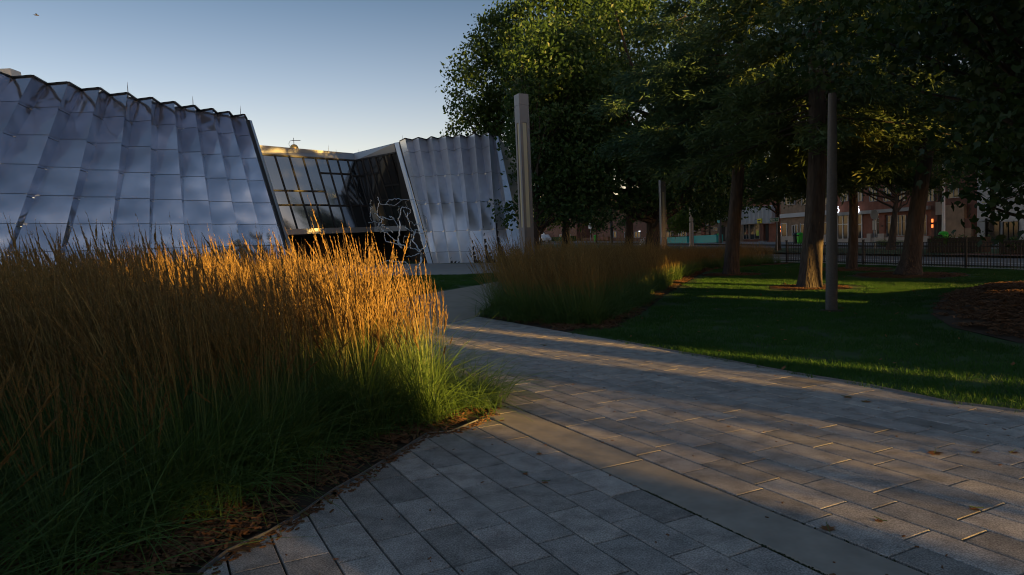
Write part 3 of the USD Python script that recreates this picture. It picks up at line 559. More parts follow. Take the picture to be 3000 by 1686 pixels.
def reed_clump(seed, ns, nb, hmax, lean, spike):
    r = RNG(seed); out = []
    root = np.column_stack([r.normal(0, .085, ns), r.normal(0, .085, ns), np.zeros(ns)])
    L = hmax * np.clip(r.normal(.80, .15, ns), .45, 1.15); out_ = nrm(root + r.normal(0, .02, (ns, 3))) * [1, 1, 0]
    d = nrm(np.column_stack([out_[:, 0] * .12 + lean[0] * .5, out_[:, 1] * .12 + lean[1] * .5, np.ones(ns)]) + r.normal(0, .055, (ns, 3)) * [1, 1, 0])
    bent = (r.uniform(0, 1, ns) < .10)[:, None] * r.normal(0, .30, (ns, 3)) * [1, 1, .5]; bend = bent + np.column_stack([lean[0] * L * .4, lean[1] * L * .4, -np.abs(r.normal(0, .02, ns))]) + np.column_stack([out_[:, :2] * r.uniform(0, .12, (ns, 1)), np.zeros(ns)]) + r.normal(0, .06, (ns, 3)) * [1, 1, 0]
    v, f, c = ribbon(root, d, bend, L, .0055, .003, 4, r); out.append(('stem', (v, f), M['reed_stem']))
    # feathery heads: short slanting spikelets along the last fifth of each stem
    hl = r.uniform(.26, .46, ns) * (L / 1.5); k = spike; t = np.linspace(0, 1, k)
    tipd = nrm(c[:, -1] - c[:, -2]); base = c[:, -1] - tipd * hl[:, None] * .8
    th = r.uniform(0, 2 * np.pi, (ns, k)); a1 = nrm(np.cross(tipd, [0.3, .9, .1])); a2 = np.cross(tipd, a1)
    side = a1[:, None] * np.cos(th)[..., None] + a2[:, None] * np.sin(th)[..., None]
    p = base[:, None] + tipd[:, None] * (hl[:, None] * t)[..., None]; fat = r.uniform(.7, 1.5, (ns, 1, 1)); sz = (.036 * (1 - .6 * np.abs(1.9 * t - .75)))[None, :, None] * r.uniform(.8, 1.25, (ns, k, 1))
    tip = p + tipd[:, None] * sz + side * sz * .27 * fat; w = np.cross(tipd[:, None], side) * sz * .2
    v = np.stack([p - w, p + w, tip + w * .5, tip + tipd[:, None] * sz * .4], 2).reshape(-1, 3); n = ns * k
    out.append(('head', (v, np.array([[0, 1, 2], [0, 2, 3]])[None].repeat(n, 0).reshape(-1, 3) + np.repeat(np.arange(n) * 4, 2)[:, None]), M['reed_plume']))
    root = np.column_stack([r.normal(0, .10, nb), r.normal(0, .10, nb), np.zeros(nb)]); az = r.uniform(0, 2 * np.pi, nb); o = np.column_stack([np.cos(az), np.sin(az), np.zeros(nb)])
    L = hmax * r.uniform(.40, .80, nb); d = nrm(o * r.uniform(.10, .75, (nb, 1)) ** 1.0 + [lean[0] * .3, lean[1] * .3, 1.0])
    bend = o * (L * r.uniform(.10, .7, nb))[:, None] - np.array([0, 0, 1]) * (L * r.uniform(.05, .62, nb))[:, None]
    v, f, c = ribbon(root, d, bend, L, .0105, .0014, 5, r, o + r.normal(0, .3, (nb, 3))); out.append(('blade', (v, f), M['reed_blade'])); return out
LEAN = (-.21, .05)
def reed_bed(name, poly, spacing, protos, seed, label, hfun, edge=.12):
    r = RNG(seed); p = inside(poly.buffer(-edge), 0, r, spacing); p = p[(p[:, 1] > -.6) & ((np.abs(p[:, 0]) < p[:, 1] * .9 + 2.2) | (p[:, 1] < 3))]
    p = p[shapely.contains_xy(poly.buffer(-edge - .2), p[:, 0], p[:, 1]) | (p[:, 1] > 5.4)]; n = len(p); pos = np.column_stack([p, zg(p[:, 1]) - .01]); sc = np.clip(r.normal(.95, .12, n), .66, 1.16) * hfun(p)
    instancer(name, protos, pos, r.uniform(-.7, .7, n), sc, r.integers(0, len(protos), n), label=label, cat='grass', kind='stuff')
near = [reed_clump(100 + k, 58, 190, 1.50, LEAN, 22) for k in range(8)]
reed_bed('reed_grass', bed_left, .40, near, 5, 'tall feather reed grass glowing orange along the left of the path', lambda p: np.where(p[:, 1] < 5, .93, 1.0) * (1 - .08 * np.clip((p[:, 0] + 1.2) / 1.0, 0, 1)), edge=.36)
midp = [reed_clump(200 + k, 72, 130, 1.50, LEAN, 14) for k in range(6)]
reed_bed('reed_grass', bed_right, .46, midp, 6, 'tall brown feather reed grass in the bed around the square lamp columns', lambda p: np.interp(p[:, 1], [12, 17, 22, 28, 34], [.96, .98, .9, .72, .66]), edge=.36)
# arching green leaves that spill from the outer clumps over the mulch
def skirt(seed, nb):
    r = RNG(seed); root = np.column_stack([r.normal(0, .09, (nb, 2)), np.zeros(nb)]); az = r.uniform(0, 2 * np.pi, nb); o = np.column_stack([np.cos(az), np.sin(az), np.zeros(nb)]); L = r.uniform(.45, .95, nb)
    d = nrm(o * r.uniform(.3, 1.0, (nb, 1)) + [0, 0, 1.0]); bend = o * (L * r.uniform(.15, .7, nb))[:, None] - np.array([0, 0, 1]) * (L * r.uniform(.3, .85, nb))[:, None]
    return [('blade', ribbon(root, d, bend, L, .0105, .0015, 7, r, o + r.normal(0, .3, (nb, 3)))[:2], M['reed_blade'])]
sk = [skirt(250 + k, 75) for k in range(4)]
def skirts(line, seed, label, step):
    r = RNG(seed); ln_ = shapely.LineString(line); q = np.array([ln_.interpolate(t).coords[0] for t in np.arange(0, ln_.length, step)]) + r.normal(0, .07, (int(math.ceil(ln_.length / step)), 2)); n = len(q)
    instancer('grass_leaves', sk, np.column_stack([q, zg(q[:, 1]) - .01]), r.uniform(0, 6.28, n), r.uniform(.75, 1.15, n), r.integers(0, 4, n), label=label, cat='grass', kind='stuff')
skirts([(-2.4, 2.2), (-2.15, 3.2), (-1.95, 3.95), (-1.85, 4.5), (-1.60, 5.2), (-1.22, 5.85), (-.80, 6.25), (-.50, 6.75), (-.75, 7.6), (-1.2, 8.5)], 61, 'long green arching leaves along the mulch edge of the left reed grass', .30)
skirts([(-.55, 15.2), (.5, 13.55), (1.3, 13.1), (2.3, 14.6), (3.5, 17.8)], 62, 'green arching leaves along the mulch edge of the right reed grass', .34)
skirts([(-.38, 6.45), (-.40, 6.9), (-.62, 7.3)], 63, 'long arching leaves of the lit corner clump leaning over the path', .16)
# mulch
def chip_patch(seed, n, rad, size):
    r = RNG(seed); p = np.column_stack([r.uniform(-rad, rad, (n, 2)), r.uniform(.004, .03, n)]); az = r.uniform(0, 6.28, n); u = np.column_stack([np.cos(az), np.sin(az), r.normal(0, .22, n)]); w = np.column_stack([-np.sin(az), np.cos(az), r.normal(0, .3, n)])
    L = size * r.uniform(.5, 1.4, (n, 1)); W = L * r.uniform(.18, .45, (n, 1))
    v = np.stack([p - u * L / 2 - w * W / 2, p + u * L / 2 - w * W * .3, p + u * L / 2 + w * W * .3, p - u * L / 2 + w * W / 2], 1).reshape(-1, 3)
    return [('chip', (v, np.array([[0, 1, 2], [0, 2, 3]])[None].repeat(n, 0).reshape(-1, 3) + np.repeat(np.arange(n) * 4, 2)[:, None]), M['mulch_chip'])]
chips = [chip_patch(300 + k, 260, .2, .045) for k in range(5)]
def mulch(poly, seed, label, spacing=.26, ymax=40, lift=lambda x, y: 0 * x):
    r = RNG(seed); p = inside(poly.buffer(-.16), 0, r, spacing); p = p[(p[:, 1] > -.5) & (p[:, 1] < ymax) & (np.abs(p[:, 0]) < p[:, 1] * .9 + 2)]; n = len(p)
    instancer('mulch', chips, np.column_stack([p, zg(p[:, 1]) + lift(p[:, 0], p[:, 1])]), r.uniform(0, 6.28, n), r.uniform(.9, 1.2, n), r.integers(0, 5, n), label=label, cat='mulch', kind='stuff')
mulch(bed_left, 7, 'dark wood chip mulch and dead leaves under the left reed grass', .24, 9)
mulch(bed_right.difference(Polygon([(-.35, 20), (.2, 26), (3.5, 30), (7.5, 35), (12, 36), (8, 31), (3, 22), (1, 16.5), (-.2, 16)])), 8, 'wood chip mulch along the edge of the right reed grass', .26, 34)
mulch(mulch_ring, 9, 'reddish wood chip mulch heaped in the big bed at the right edge', .25, lift=mound)
for k, (rg, lb) in enumerate(zip(rings, ('around the leaning pine beside the reed grass', 'around the trunk lit orange by the sun', 'around the slim trunk near the fence', 'around the tree leaning right before the fence'))): mulch(rg, 10 + k, 'wood chip mulch ' + lb, .28)
# lawn blades
def turf_patch(seed, n, rad, h):
    r = RNG(seed); p = np.column_stack([r.uniform(-rad, rad, (n, 2)), np.zeros(n)]); d = nrm(np.column_stack([r.normal(0, .35, (n, 2)), np.ones(n)])); L = h * r.uniform(.5, 1.25, n)
    v, f, c = ribbon(p, d, r.normal(0, .3, (n, 3)) * L[:, None] * [1, 1, .3], L, .0075, .001, 2, r); return [('blade', (v, f), M['lawn_blade'])]
tp_ = [turf_patch(400 + k, 480, .34, .055) for k in range(4)]
lawn_near = campus.difference(hard.buffer(.03)).intersection(sbox(-8, 5, 26, 37))
r = RNG(12); p = inside(lawn_near.buffer(-.24), 0, r, .5); p = p[(p[:, 0] < p[:, 1] * .86 + 1) & (p[:, 0] > -.35 * p[:, 1])]; n = len(p)
edge_pts = np.array([Polygon(pathR + [(20, 20)]).exterior.interpolate(0).coords[0]]); ln = shapely.LineString(pathR[2:11]).parallel_offset(.36, 'left')
e = np.array([ln.interpolate(t).coords[0] for t in np.arange(0, ln.length, .35)]); e = e[[campus.difference(hard).contains(Point(q)) for q in e]]
p = np.vstack([p, e]); n = len(p)
instancer('lawn_grass', tp_, np.column_stack([p, zg(p[:, 1]) - .004]), r.uniform(0, 6.28, n), r.uniform(.85, 1.15, n), r.integers(0, 4, n), label='short green grass of the mown lawn right of the path', cat='grass', kind='stuff')

# ------------------------------------------------------------------ trees
def foliage(cent, per, spread, L, r, wide=.62, bias=(0, 0, -.35), rnd=1.0, dirs=None, lobed=False):
    n = len(cent) * per; c = np.repeat(cent, per, 0) + r.normal(0, 1, (n, 3)) * np.asarray(spread)
    a = nrm((np.repeat(dirs, per, 0) if dirs is not None else 0) + np.asarray(bias) + r.normal(0, rnd, (n, 3))); s = nrm(np.cross(a, r.normal(size=(n, 3)))); q = np.cross(a, s)
    l = (L * r.uniform(.65, 1.3, n))[:, None]; w = l * wide / 2
    if lobed:
        pts = [(0, 0), (.34, .1), (.52, .42), (.22, .5), (0, 1), (-.22, .5), (-.52, .42), (-.34, .1)]
        v = np.stack([c + a * l * y + s * l * x + q * l * (.12 * abs(x)) for x, y in pts], 1); f = np.array([[0, i, i + 1] for i in range(1, 7)]); k = 8
    else:
        v = np.stack([c, c + a * l * .45 + s * w + q * w * .25, c + a * l, c + a * l * .45 - s * w + q * w * .25], 1); f = np.array([[0, 1, 2], [0, 2, 3]]); k = 4
    return v.reshape(-1, 3), (f[None] + (np.arange(n) * k)[:, None, None]).reshape(-1, 3)
def trunk_path(base, top, r, wob=.05, n=14):
    t = np.linspace(0, 1, n)[:, None]; p = np.asarray(base) * (1 - t) + np.asarray(top) * t; w = np.cumsum(r.normal(0, wob, (n, 3)), 0) * [1, 1, 0]; w -= w[:1]; return p + w * np.sin(np.pi * np.clip(t, 0, 1)) * .8
def bark_tube(mb, p, rad, r, sides=14, amp=.06):
    q = MB().tube(p, rad, sides, cap=False); v = q.v[0]; c = np.repeat(p, sides, 0); d = v - c; k = meshkit.noise(np.column_stack([d[:, 0] * 9, d[:, 1] * 9, v[:, 2] * 1.1]), 3)
    mb.add(c + d * (1 + amp * 2 * (k[:, None] - .5)), q.f[0])
def crown_points(blobs, n, r, shell=.55):
    w = np.array([b[3] * b[4] * b[5] for b in blobs]); w = w ** .67; idx = r.choice(len(blobs), n, p=w / w.sum()); d = nrm(r.normal(size=(n, 3))); rad = shell + (1 - shell) * r.uniform(0, 1, n) ** .7
    b = np.array(blobs)[idx]; return b[:, :3] + d * rad[:, None] * b[:, 3:6], d
def broadleaf(name, label, base, top, rad, blobs, nclump, per, L, leaf, seed, bark='bark_dark', spread=.55, flare=1.5, limbs=26, lobed=False, cat='tree', group=None, shell=.5, spurs=()):
    r = RNG(seed); t = thing(name, label, cat, base, group=group); b0 = np.asarray(base, float); top = np.asarray(top, float) - b0
    p = trunk_path((0, 0, -.05), top, r, .03 * top[2] / 8); z = p[:, 2]; rr = rad * (1 - .75 * np.linspace(0, 1, len(p))) * (1 + (flare - 1) * np.exp(-np.clip(z, 0, 9) / .45))
    zz = np.concatenate([np.linspace(0, .9, 6), np.linspace(1.2, top[2], 14)]); q = np.column_stack([np.interp(zz, z, p[:, 0]), np.interp(zz, z, p[:, 1]), zz - .05]); rq = np.interp(zz, z, rad * (1 - .75 * np.linspace(0, 1, len(p)))) * (1 + (flare - 1) * np.exp(-zz / .4))
    mb = MB(); bark_tube(mb, q, rq, r)
    bl = [tuple(np.array(b[:3]) - b0) + tuple(b[3:]) for b in blobs]; c, d = crown_points(bl, nclump, r, shell)
    for i in r.choice(nclump, min(limbs, nclump), replace=False):
        tt = np.clip((c[i][2] - top[2] * .25) / (top[2] * 1.2), .25, .92) * r.uniform(.75, 1.0); s = np.array([np.interp(tt * top[2], q[:, 2], q[:, k]) for k in range(3)]); m = (s + c[i]) / 2 + [0, 0, -.08 * np.linalg.norm(c[i] - s)] + r.normal(0, .25, 3)
        u = np.linspace(0, 1, 9)[:, None]; mb.tube((1 - u) ** 2 * s + 2 * u * (1 - u) * m + u ** 2 * c[i] + np.vstack([[0, 0, 0], r.normal(0, .05, (8, 3))]), np.linspace(rad * .32, .015, 9), 6, cap=False)
    mb.build('trunk', M[bark], t, smooth=True)
    if len(spurs): c = np.vstack([c, np.array(spurs) - b0])
    obj('crown', foliage(c, per, (spread, spread, spread * .6), L, r, lobed=lobed), M[leaf], t, kind='stuff'); return t
def conifer(name, label, base, top, rad, z0, reach, nb, leaf, seed, tuft=.2, per=26, droop=.35, flare=1.35, sweep=(0, 0), extra=()):
    """bare trunk, then whorls of drooping boughs with needle sprays"""
    r = RNG(seed); t = thing(name, label, 'tree', base); b0 = np.asarray(base, float); top = np.asarray(top, float) - b0; H = top[2]
    zz = np.concatenate([np.linspace(0, .9, 7), np.linspace(1.2, H, 22)]); q = np.outer(zz / H, top) + np.column_stack([.10 * np.sin(zz * .45 + seed), .06 * np.cos(zz * .6), 0 * zz]) * np.minimum(zz, 2)[:, None] / 2; q[:, 2] = zz - .05
    rq = rad * (1 - .8 * zz / H) * (1 + (flare - 1) * np.exp(-zz / .4)); mb = MB(); bark_tube(mb, q, rq, r, 18, .07); cent, dirs = [], []
    jobs = [(z0 + (H - z0) * r.uniform(0, .97) ** 1.15, r.uniform(0, 2 * np.pi), None) for _ in range(nb)] + [(e[0], e[1], e[2]) for e in extra]
    for z, az, ln in jobs:
        k = (z - z0) / (H - z0); L = (ln or reach * (1 - .72 * max(k, 0)) * r.uniform(.6, 1.1)); s = np.array([np.interp(z, q[:, 2], q[:, j]) for j in range(3)]); o = np.array([math.cos(az), math.sin(az), 0]) + [sweep[0], sweep[1], 0]
        u = np.linspace(0, 1, 8)[:, None]; pt = s + o * L * u + np.array([0, 0, 1]) * (L * (.14 * u - (droop + .14) * u ** 1.6 + .10 * u ** 4)) + np.vstack([[0, 0, 0], r.normal(0, .04, (7, 3))])
        mb.tube(pt, np.linspace(max(.03, rad * .13), .008, 8), 5, cap=False)
        m = int(6 + L * 7); uu = r.uniform(.22, 1.0, m); pp = np.column_stack([np.interp(uu, u[:, 0], pt[:, j]) for j in range(3)]); side = np.column_stack([-o[1] * np.ones(m), o[0] * np.ones(m), np.zeros(m)]) * r.choice([-1, 1], (m, 1))
        off = r.uniform(.0, .34, (m, 1)) * L * (1.1 - uu[:, None]); cent.append(pp + side * off + o * off * .5 - [0, 0, .06]); dirs.append(nrm(o * .9 + side * .7 - [0, 0, .25]) * np.ones((m, 1)))
    mb.build('trunk', M['bark_pine'], t, smooth=True)
    obj('crown', foliage(np.vstack(cent), per, (tuft * .8, tuft * .8, tuft * .45), tuft * 1.15, r, wide=.17, bias=(0, 0, -.05), rnd=.55, dirs=np.vstack(dirs)), M[leaf], t, kind='stuff'); return t
ga, gb, gc, gd = (TREES[k] for k in 'abcd')
conifer('pine_tree', 'tall spruce with a bare leaning trunk standing beside the right reed grass', ga, ga + [1.1, .3, 21], .27, 6.7, 4.4, 110, 'spruce_needle', 31, tuft=.26, per=24,
        extra=[(6.2, math.pi, 5.2), (6.6, 2.8, 5.0), (5.8, 3.5, 4.6), (7.0, 2.4, 4.8), (5.4, 3.0, 4.2), (6.3, 3.5, 4.4), (7.6, 3.3, 5.4), (8.2, 2.9, 5.4), (5.6, 2.6, 3.6), (8.4, 3.6, 5.2), (5.0, 3.25, 3.4)])
conifer('pine_tree', 'pine with its lower trunk lit orange by the low sun', gb, gb + [1.0, .6, 19], .29, 4.4, 3.8, 110, 'pine_needle', 32, tuft=.24, per=24)
conifer('pine_tree', 'slim pine with a pale wound on its trunk close to the iron fence', gc, gc + [.4, .3, 12.5], .19, 3.9, 4.0, 120, 'pine_needle', 33, tuft=.28, per=22)
conifer('pine_tree', 'thick pine trunk leaning right in a round mulch bed before the fence', gd, gd + [2.5, .3, 14.5], .29, 4.2, 4.2, 110, 'pine_needle', 34, tuft=.26, per=22, flare=1.7)
G = lambda x, y: np.array([x, y, float(zg(y))])
bo = G(9.3, 45.0)
broadleaf('oak_tree', 'huge dark oak with a thick trunk behind the second lamp column', bo, bo + [.6, .5, 11], .52, [(8.6, 45, 12, 7.6, 6, 8.2), (3.8, 44, 9.5, 3.6, 4, 5.5), (13.5, 45.5, 9, 4.2, 5, 6.0), (8, 42, 6.2, 6.5, 3.5, 2.6)], 900, 46, .30, 'oak_leaf', 41, spread=.62, limbs=46, flare=1.35)
b_ = G(1.45, 41.0)
broadleaf('oak_tree', 'oak with low hanging leaves at the right end of the museum', b_, b_ + [.4, 0, 8], .24, [(3.5, 41.5, 9.0, 3.0, 3.2, 5.6), (3.8, 41.5, 4.8, 2.6, 2.6, 1.9), (2.6, 41, 12.2, 2.0, 2.4, 2.6)], 330, 46, .27, 'oak_leaf', 42, spread=.5, limbs=24, spurs=[(.1, 41, 3.6), (.35, 41, 3.3), (-.35, 41.2, 4.2), (.6, 41, 4.0), (.9, 41, 4.4), (-.15, 41, 3.8)])
b_ = G(-1.2, 68.0)
broadleaf('oak_tree', 'tall lobed tree rising behind the right museum wing', b_, b_ + [.4, 0, 15], .4, [(-1.7, 68, 17.5, 4.0, 4, 5.0), (-.6, 68, 22.2, 2.4, 2.5, 2.8), (1.8, 68, 21.5, 3.8, 4, 4.6), (-3.4, 68, 13.0, 2.6, 3, 3.8), (1.6, 68, 12.5, 4, 4, 6.5)], 520, 44, .36, 'beech_leaf', 43, spread=.62, limbs=30)
b_ = G(4.8, 60.0)
broadleaf('oak_tree', 'broad tree with its trunk between the two lamp columns, top beyond frame', b_, b_ + [.4, 0, 15], .36, [(5.4, 60, 18, 5.6, 5, 8.5), (5, 60, 9, 4.2, 4, 4.5), (9.5, 60, 20, 4.5, 5, 7)], 620, 44, .36, 'beech_leaf', 44, spread=.65, limbs=30)
b_ = G(10.35, 60.0)
broadleaf('oak_tree', 'dark trunk just left of the thick oak with foliage closing over it', b_, b_ + [.3, 0, 12], .40, [(13, 60, 12, 5.5, 4, 7), (18, 62, 11, 5, 4, 7.5)], 420, 44, .34, 'oak_leaf', 45, spread=.62, limbs=22)
b_ = G(26.7, 48.0)
broadleaf('street_tree', 'forked street tree on the median behind the fence', b_, b_ + [.5, 0, 5.5], .26, [(26.5, 48, 8.6, 4.2, 3.6, 3.8), (23.2, 48.5, 8, 3.0, 3, 3.5), (30, 48, 7.6, 3, 3, 3.2)], 330, 40, .25, 'beech_leaf', 46, spread=.5, limbs=34)
b_ = G(21.5, 55.0)
broadleaf('street_tree', 'street tree whose crown closes the gap right of the leaning spruce', b_, b_ + [.2, 0, 5.5], .2, [(21, 55, 9.2, 4.0, 3.4, 4.6), (17.5, 56, 8.6, 3, 3, 4)], 300, 40, .28, 'beech_leaf', 47, spread=.55, limbs=20)
b_ = G(36.5, 52.0)
broadleaf('street_tree', 'street tree at the right before the pale corner building', b_, b_ + [.2, 0, 5.5], .2, [(35, 52, 9.5, 4.5, 3.6, 5), (40, 52, 9.8, 4, 3.4, 5)], 260, 38, .28, 'oak_leaf', 48, spread=.55, limbs=18)
b_ = G(26.2, 90.0)
broadleaf('street_tree', 'yellow green street tree right of the thick oak trunk', b_, b_ + [.1, 0, 3.0], .12, [(23.3, 90, 5.0, 2.2, 2.2, 1.9), (26.2, 90, 5.9, 1.8, 2, 1.6), (22.2, 90, 4.2, 1.2, 1.4, 1.2)], 190, 30, .30, 'lime_leaf', 49, spread=.42, limbs=16)
b_ = G(4.6, 105.0)
broadleaf('street_tree', 'small far street tree left of the broad dark trunk', b_, b_ + [.1, 0, 3], .12, [(6.6, 105, 6.6, 2.4, 2, 2.2), (3.3, 105, 6.2, 1.8, 2, 1.6)], 90, 28, .36, 'lime_leaf', 50, spread=.5, limbs=10)
b_ = G(13.2, 105.0)
broadleaf('street_tree', 'small far street tree beside the white rectangular sign', b_, b_ + [.1, 0, 3], .12, [(13.0, 105, 6.0, 2.2, 2, 2.1), (17, 105, 6.6, 2.6, 2, 2.4)], 100, 28, .36, 'beech_leaf', 51, spread=.5, limbs=10)
rbse = G(13.0, 13.0)
broadleaf('maple_tree', 'dark maple whose boughs hang into the upper right of the picture', rbse, rbse + [-.3, .2, 6.6], .34, [(12.4, 12, 5.9, 4.5, 4.4, 2.1), (6.8, 11.6, 5.7, 2.6, 3.0, 1.3), (10.2, 9.4, 4.4, 2.6, 2.2, 1.9), (11.6, 11.5, 3.9, 3.2, 2.4, 1.9), (8.6, 9.6, 5.4, 2.4, 2.2, 1.4), (12.6, 14.6, 4.2, 2.6, 2.4, 1.6), (8.8, 13.6, 5.7, 1.8, 2.0, 1.0), (8.2, 11, 3.4, 1.4, 1.6, 1.3), (8.1, 10.6, 2.3, 1.0, 1.2, .7)], 700, 36, .135, 'maple_leaf', 52, spread=.42, limbs=90, lobed=True, shell=.35)

# concrete utility pole
cpb = gnd(2436, 913)
pole = thing('utility_pole', 'round grey concrete pole standing on the lawn in front of the lit pine', 'pole', cpb)
MB().tube([(.0, 0, -.1), (.02, 0, 2.2), (.04, .015, 3.6), (.05, .02, 4.42)], [.118, .102, .088, .080], 20).build('shaft', M['pole_concrete'], pole, smooth=True)
MB().lathe([(.0, .006), (.24, .006), (.2, .03), (.14, .04)], sides=18).build('collar', M['soil'], pole)

# ------------------------------------------------------------------ iron fence
fo = 25.35; fa0, fa1 = 9.0, 27.9
fence = thing('iron_fence', 'black iron picket fence between the lawn and the street', 'fence')
FP = lambda a, z: np.array([*st(fo, a), float(zg(st(fo, a)[1])) + z])
fz = math.atan2(TS[1], TS[0])
na = int((fa1 - fa0) / .118)
for i in range(na + 1):
    a = fa0 + i * .118; b = FP(a, 0)
    if i % 20 == 0: MB().box(b + [0, 0, .53], (.07, .07, 1.14), fz).box(b + [0, 0, 1.11], (.09, .09, .03), fz).build('post', M['black_iron'], fence)
    else: MB().box(b + [0, 0, .52], (.022, .022, .96), fz).build('picket', M['black_iron'], fence)
for z in (.99, .84, .10):
    for k in range(0, na, 20): MB().bar(FP(fa0 + k * .118, z), FP(min(fa0 + (k + 20) * .118, fa1), z), .035, .03).build('rail', M['black_iron'], fence)
# low black fence farther along the street
low = thing('low_fence', 'low black railing behind the reed grass left of the leaning spruce', 'fence')
for i in range(26):
    a = 47 + i * .55; b = np.array([*st(25.4, a), float(zg(st(25.4, a)[1]))]); MB().box(b + [0, 0, .28], (.035, .035, .6), fz).build('picket', M['black_iron'], low)
for k in range(5):
    p, q = [np.array([*st(25.4, a), float(zg(st(25.4, a)[1])) + .56]) for a in (47 + k * 2.75, 47 + (k + 1) * 2.75)]; MB().bar(p, q, .05).build('rail', M['black_iron'], low)

# ------------------------------------------------------------------ the shops across the street
FZ = math.atan2(-TS[1], -TS[0])
class Front:
    def __init__(s, name, label, px0, px1, h, wall, off=57.6, depth=11, cat='building', base_drop=.4):
        s.off = off; s.p0 = s.ground(px0, off); p1 = s.ground(px1, off); s.z0 = min(s.p0[2], p1[2]) - base_drop; s.W = float(np.linalg.norm((p1 - s.p0)[:2]))
        s.t = thing(name, label, cat, (s.p0[0], s.p0[1], s.z0), FZ); s.h = h + base_drop
        MB().box((s.W / 2, depth / 2, s.h / 2), (s.W, depth, s.h)).build('wall', M[wall], s.t)
        MB().box((s.W / 2, depth / 2, s.h + .06), (s.W + .1, depth + .1, .12)).build('roof', M['roof_dark'], s.t)
    @staticmethod
    def ground(px, off):
        d = ray(px, 700)[:2]; t = off / (NS @ d); p = d * t; return np.array([p[0], p[1], float(zg(p[1]))])
    def loc(s, px, py):
        d = ray(px, py); t = s.off / (NS @ d[:2]); p = d * t; q = p[:2] - s.p0[:2]; return float(-TS @ q), p[2] + EYE - s.z0
    def rect(s, nm, px0, py0, px1, py1, m, out=.06, inn=.06, parent=None, **kw):
        x0, _ = s.loc(px0, py0); x1, _ = s.loc(px1, py0); xm = (px0 + px1) / 2; _, za = s.loc(xm, py0); _, zb = s.loc(xm, py1)
        return MB().box(((x0 + x1) / 2, (inn - out) / 2, (za + zb) / 2), (abs(x1 - x0), out + inn, abs(za - zb))).build(nm, M[m], parent or s.t, **kw)
    def window(s, px0, py0, px1, py1, nx, ny=1, frame='grey_paint', fw=1.0, glass='shop_glass', transom=None):
        w = s.rect('window', px0, py0, px1, py1, glass, .03)
        for i in range(nx + 1): x = px0 + (px1 - px0) * i / nx; s.rect('frame', x - fw / 2, py0, x + fw / 2, py1, frame, .09, parent=w)
        for y in [py0, py1] + ([transom] if transom else []): s.rect('frame', px0, y - fw / 2, px1, y + fw / 2, frame, .085, parent=w)
        return w
    def text(s, txt, px0, py0, px1, py1, m, out=.12, parent=None):
        x0, za = s.loc(px0, py0); x1, zb = s.loc(px1, py1); g = meshkit.text_mesh(txt, 1.0, .05); b = g.bounds; v = np.array(g.vertices); v = (v - b[0]) / (b[1] - b[0]) * [x1 - x0, abs(za - zb), 1]
        obj('lettering', (np.column_stack([x0 + v[:, 0], -out - v[:, 2] * .03, min(za, zb) + v[:, 1]]), np.array(g.faces)[:, ::-1]), M[m], parent or s.t)
# tan brick shop
f = Front('brick_shop', 'tan brick shop with a dark sign and dark doorway left of the leaning spruce', 2040, 2178, 7.5, 'brick_tan')
f.rect('brick_pier', 2056, 640, 2066, 712, 'brick_red', .15); f.window(2092, 668, 2103, 677, 2)
f.rect('sign_board', 2110, 634, 2170, 646, 'sign_dark', .16); f.text('LLPIES', 2117, 636.5, 2150, 644.5, 'sign_white', .2)
f.rect('door', 2113, 665, 2127, 707, 'interior_dark', .05); f.rect('door_trim', 2127, 665, 2129, 707, 'stone_pale', .1); f.window(2068, 640, 2085, 660, 2)
# shop with corrugated fascia
f = Front('corrugated_front_shop', 'shop with a pale corrugated fascia, brick piers and tall display windows', 2178, 2288, 6.2, 'brick_red')
fa = f.rect('fascia', 2178, 606, 2271, 655.5, 'siding_white', .5)
for k in range(24): f.rect('rib', 2179 + k * 3.85, 606, 2180.2 + k * 3.85, 655.5, 'siding_white', .55, parent=fa)
f.rect('sign_board', 2231, 641, 2243, 654.5, 'sign_yellow', .66); f.rect('sign_mark', 2233, 645, 2241, 648, 'bin_dark', .69); f.rect('sign_mark', 2235, 649.5, 2239, 652, 'bin_dark', .69)
f.window(2179, 658, 2195, 701, 2, frame='stone_pale'); f.window(2198, 658, 2226, 701, 2, frame='stone_pale'); f.rect('poster', 2217.5, 676, 2225, 691, 'poster_green', .12)
f.rect('poster', 2188, 674, 2192, 686, 'tail_lamp' if False else 'brick_red', .12); f.rect('brick_pier', 2231, 656, 2241, 708, 'brick_brown', .25); f.rect('door', 2243, 657, 2252, 706, 'interior_dark', .04); f.rect('step', 2231, 706, 2246, 712, 'grey_concrete', .5)
def wall_lamp(f, px, y0, y1):
    w = f.rect('wall_lamp', px - 1.2, (y0 + y1) / 2 - 2.5, px + 1.2, (y0 + y1) / 2 + 2.5, 'dark_frame', .3)
    f.rect('lamp_glow', px - 1.7, y0, px + 1.7, (y0 + y1) / 2 - 3, 'orange_lamp', .1, parent=w); f.rect('lamp_glow', px - 1.7, (y0 + y1) / 2 + 3, px + 1.7, y1, 'orange_lamp', .1, parent=w)
wall_lamp(f, 2286, 664, 680)
# low white planter wall and recessed shop
f = Front('white_base_shop', 'brick shop with a white base wall and white framed window', 2288, 2448, 9.0, 'brick_tan')
f.rect('base_wall', 2289, 690, 2447, 714, 'stone_pale', .35); f.window(2290, 655, 2306, 701, 1, frame='white_paint', fw=1.4); f.window(2322, 660, 2337, 700, 2, frame='white_paint'); f.rect('fascia', 2289, 622, 2447, 634, 'siding_white', .3); f.window(2346, 655, 2440, 694, 6, frame='white_paint'); f.window(2300, 560, 2330, 600, 2); f.window(2350, 560, 2380, 600, 2); f.window(2400, 560, 2430, 600, 2)
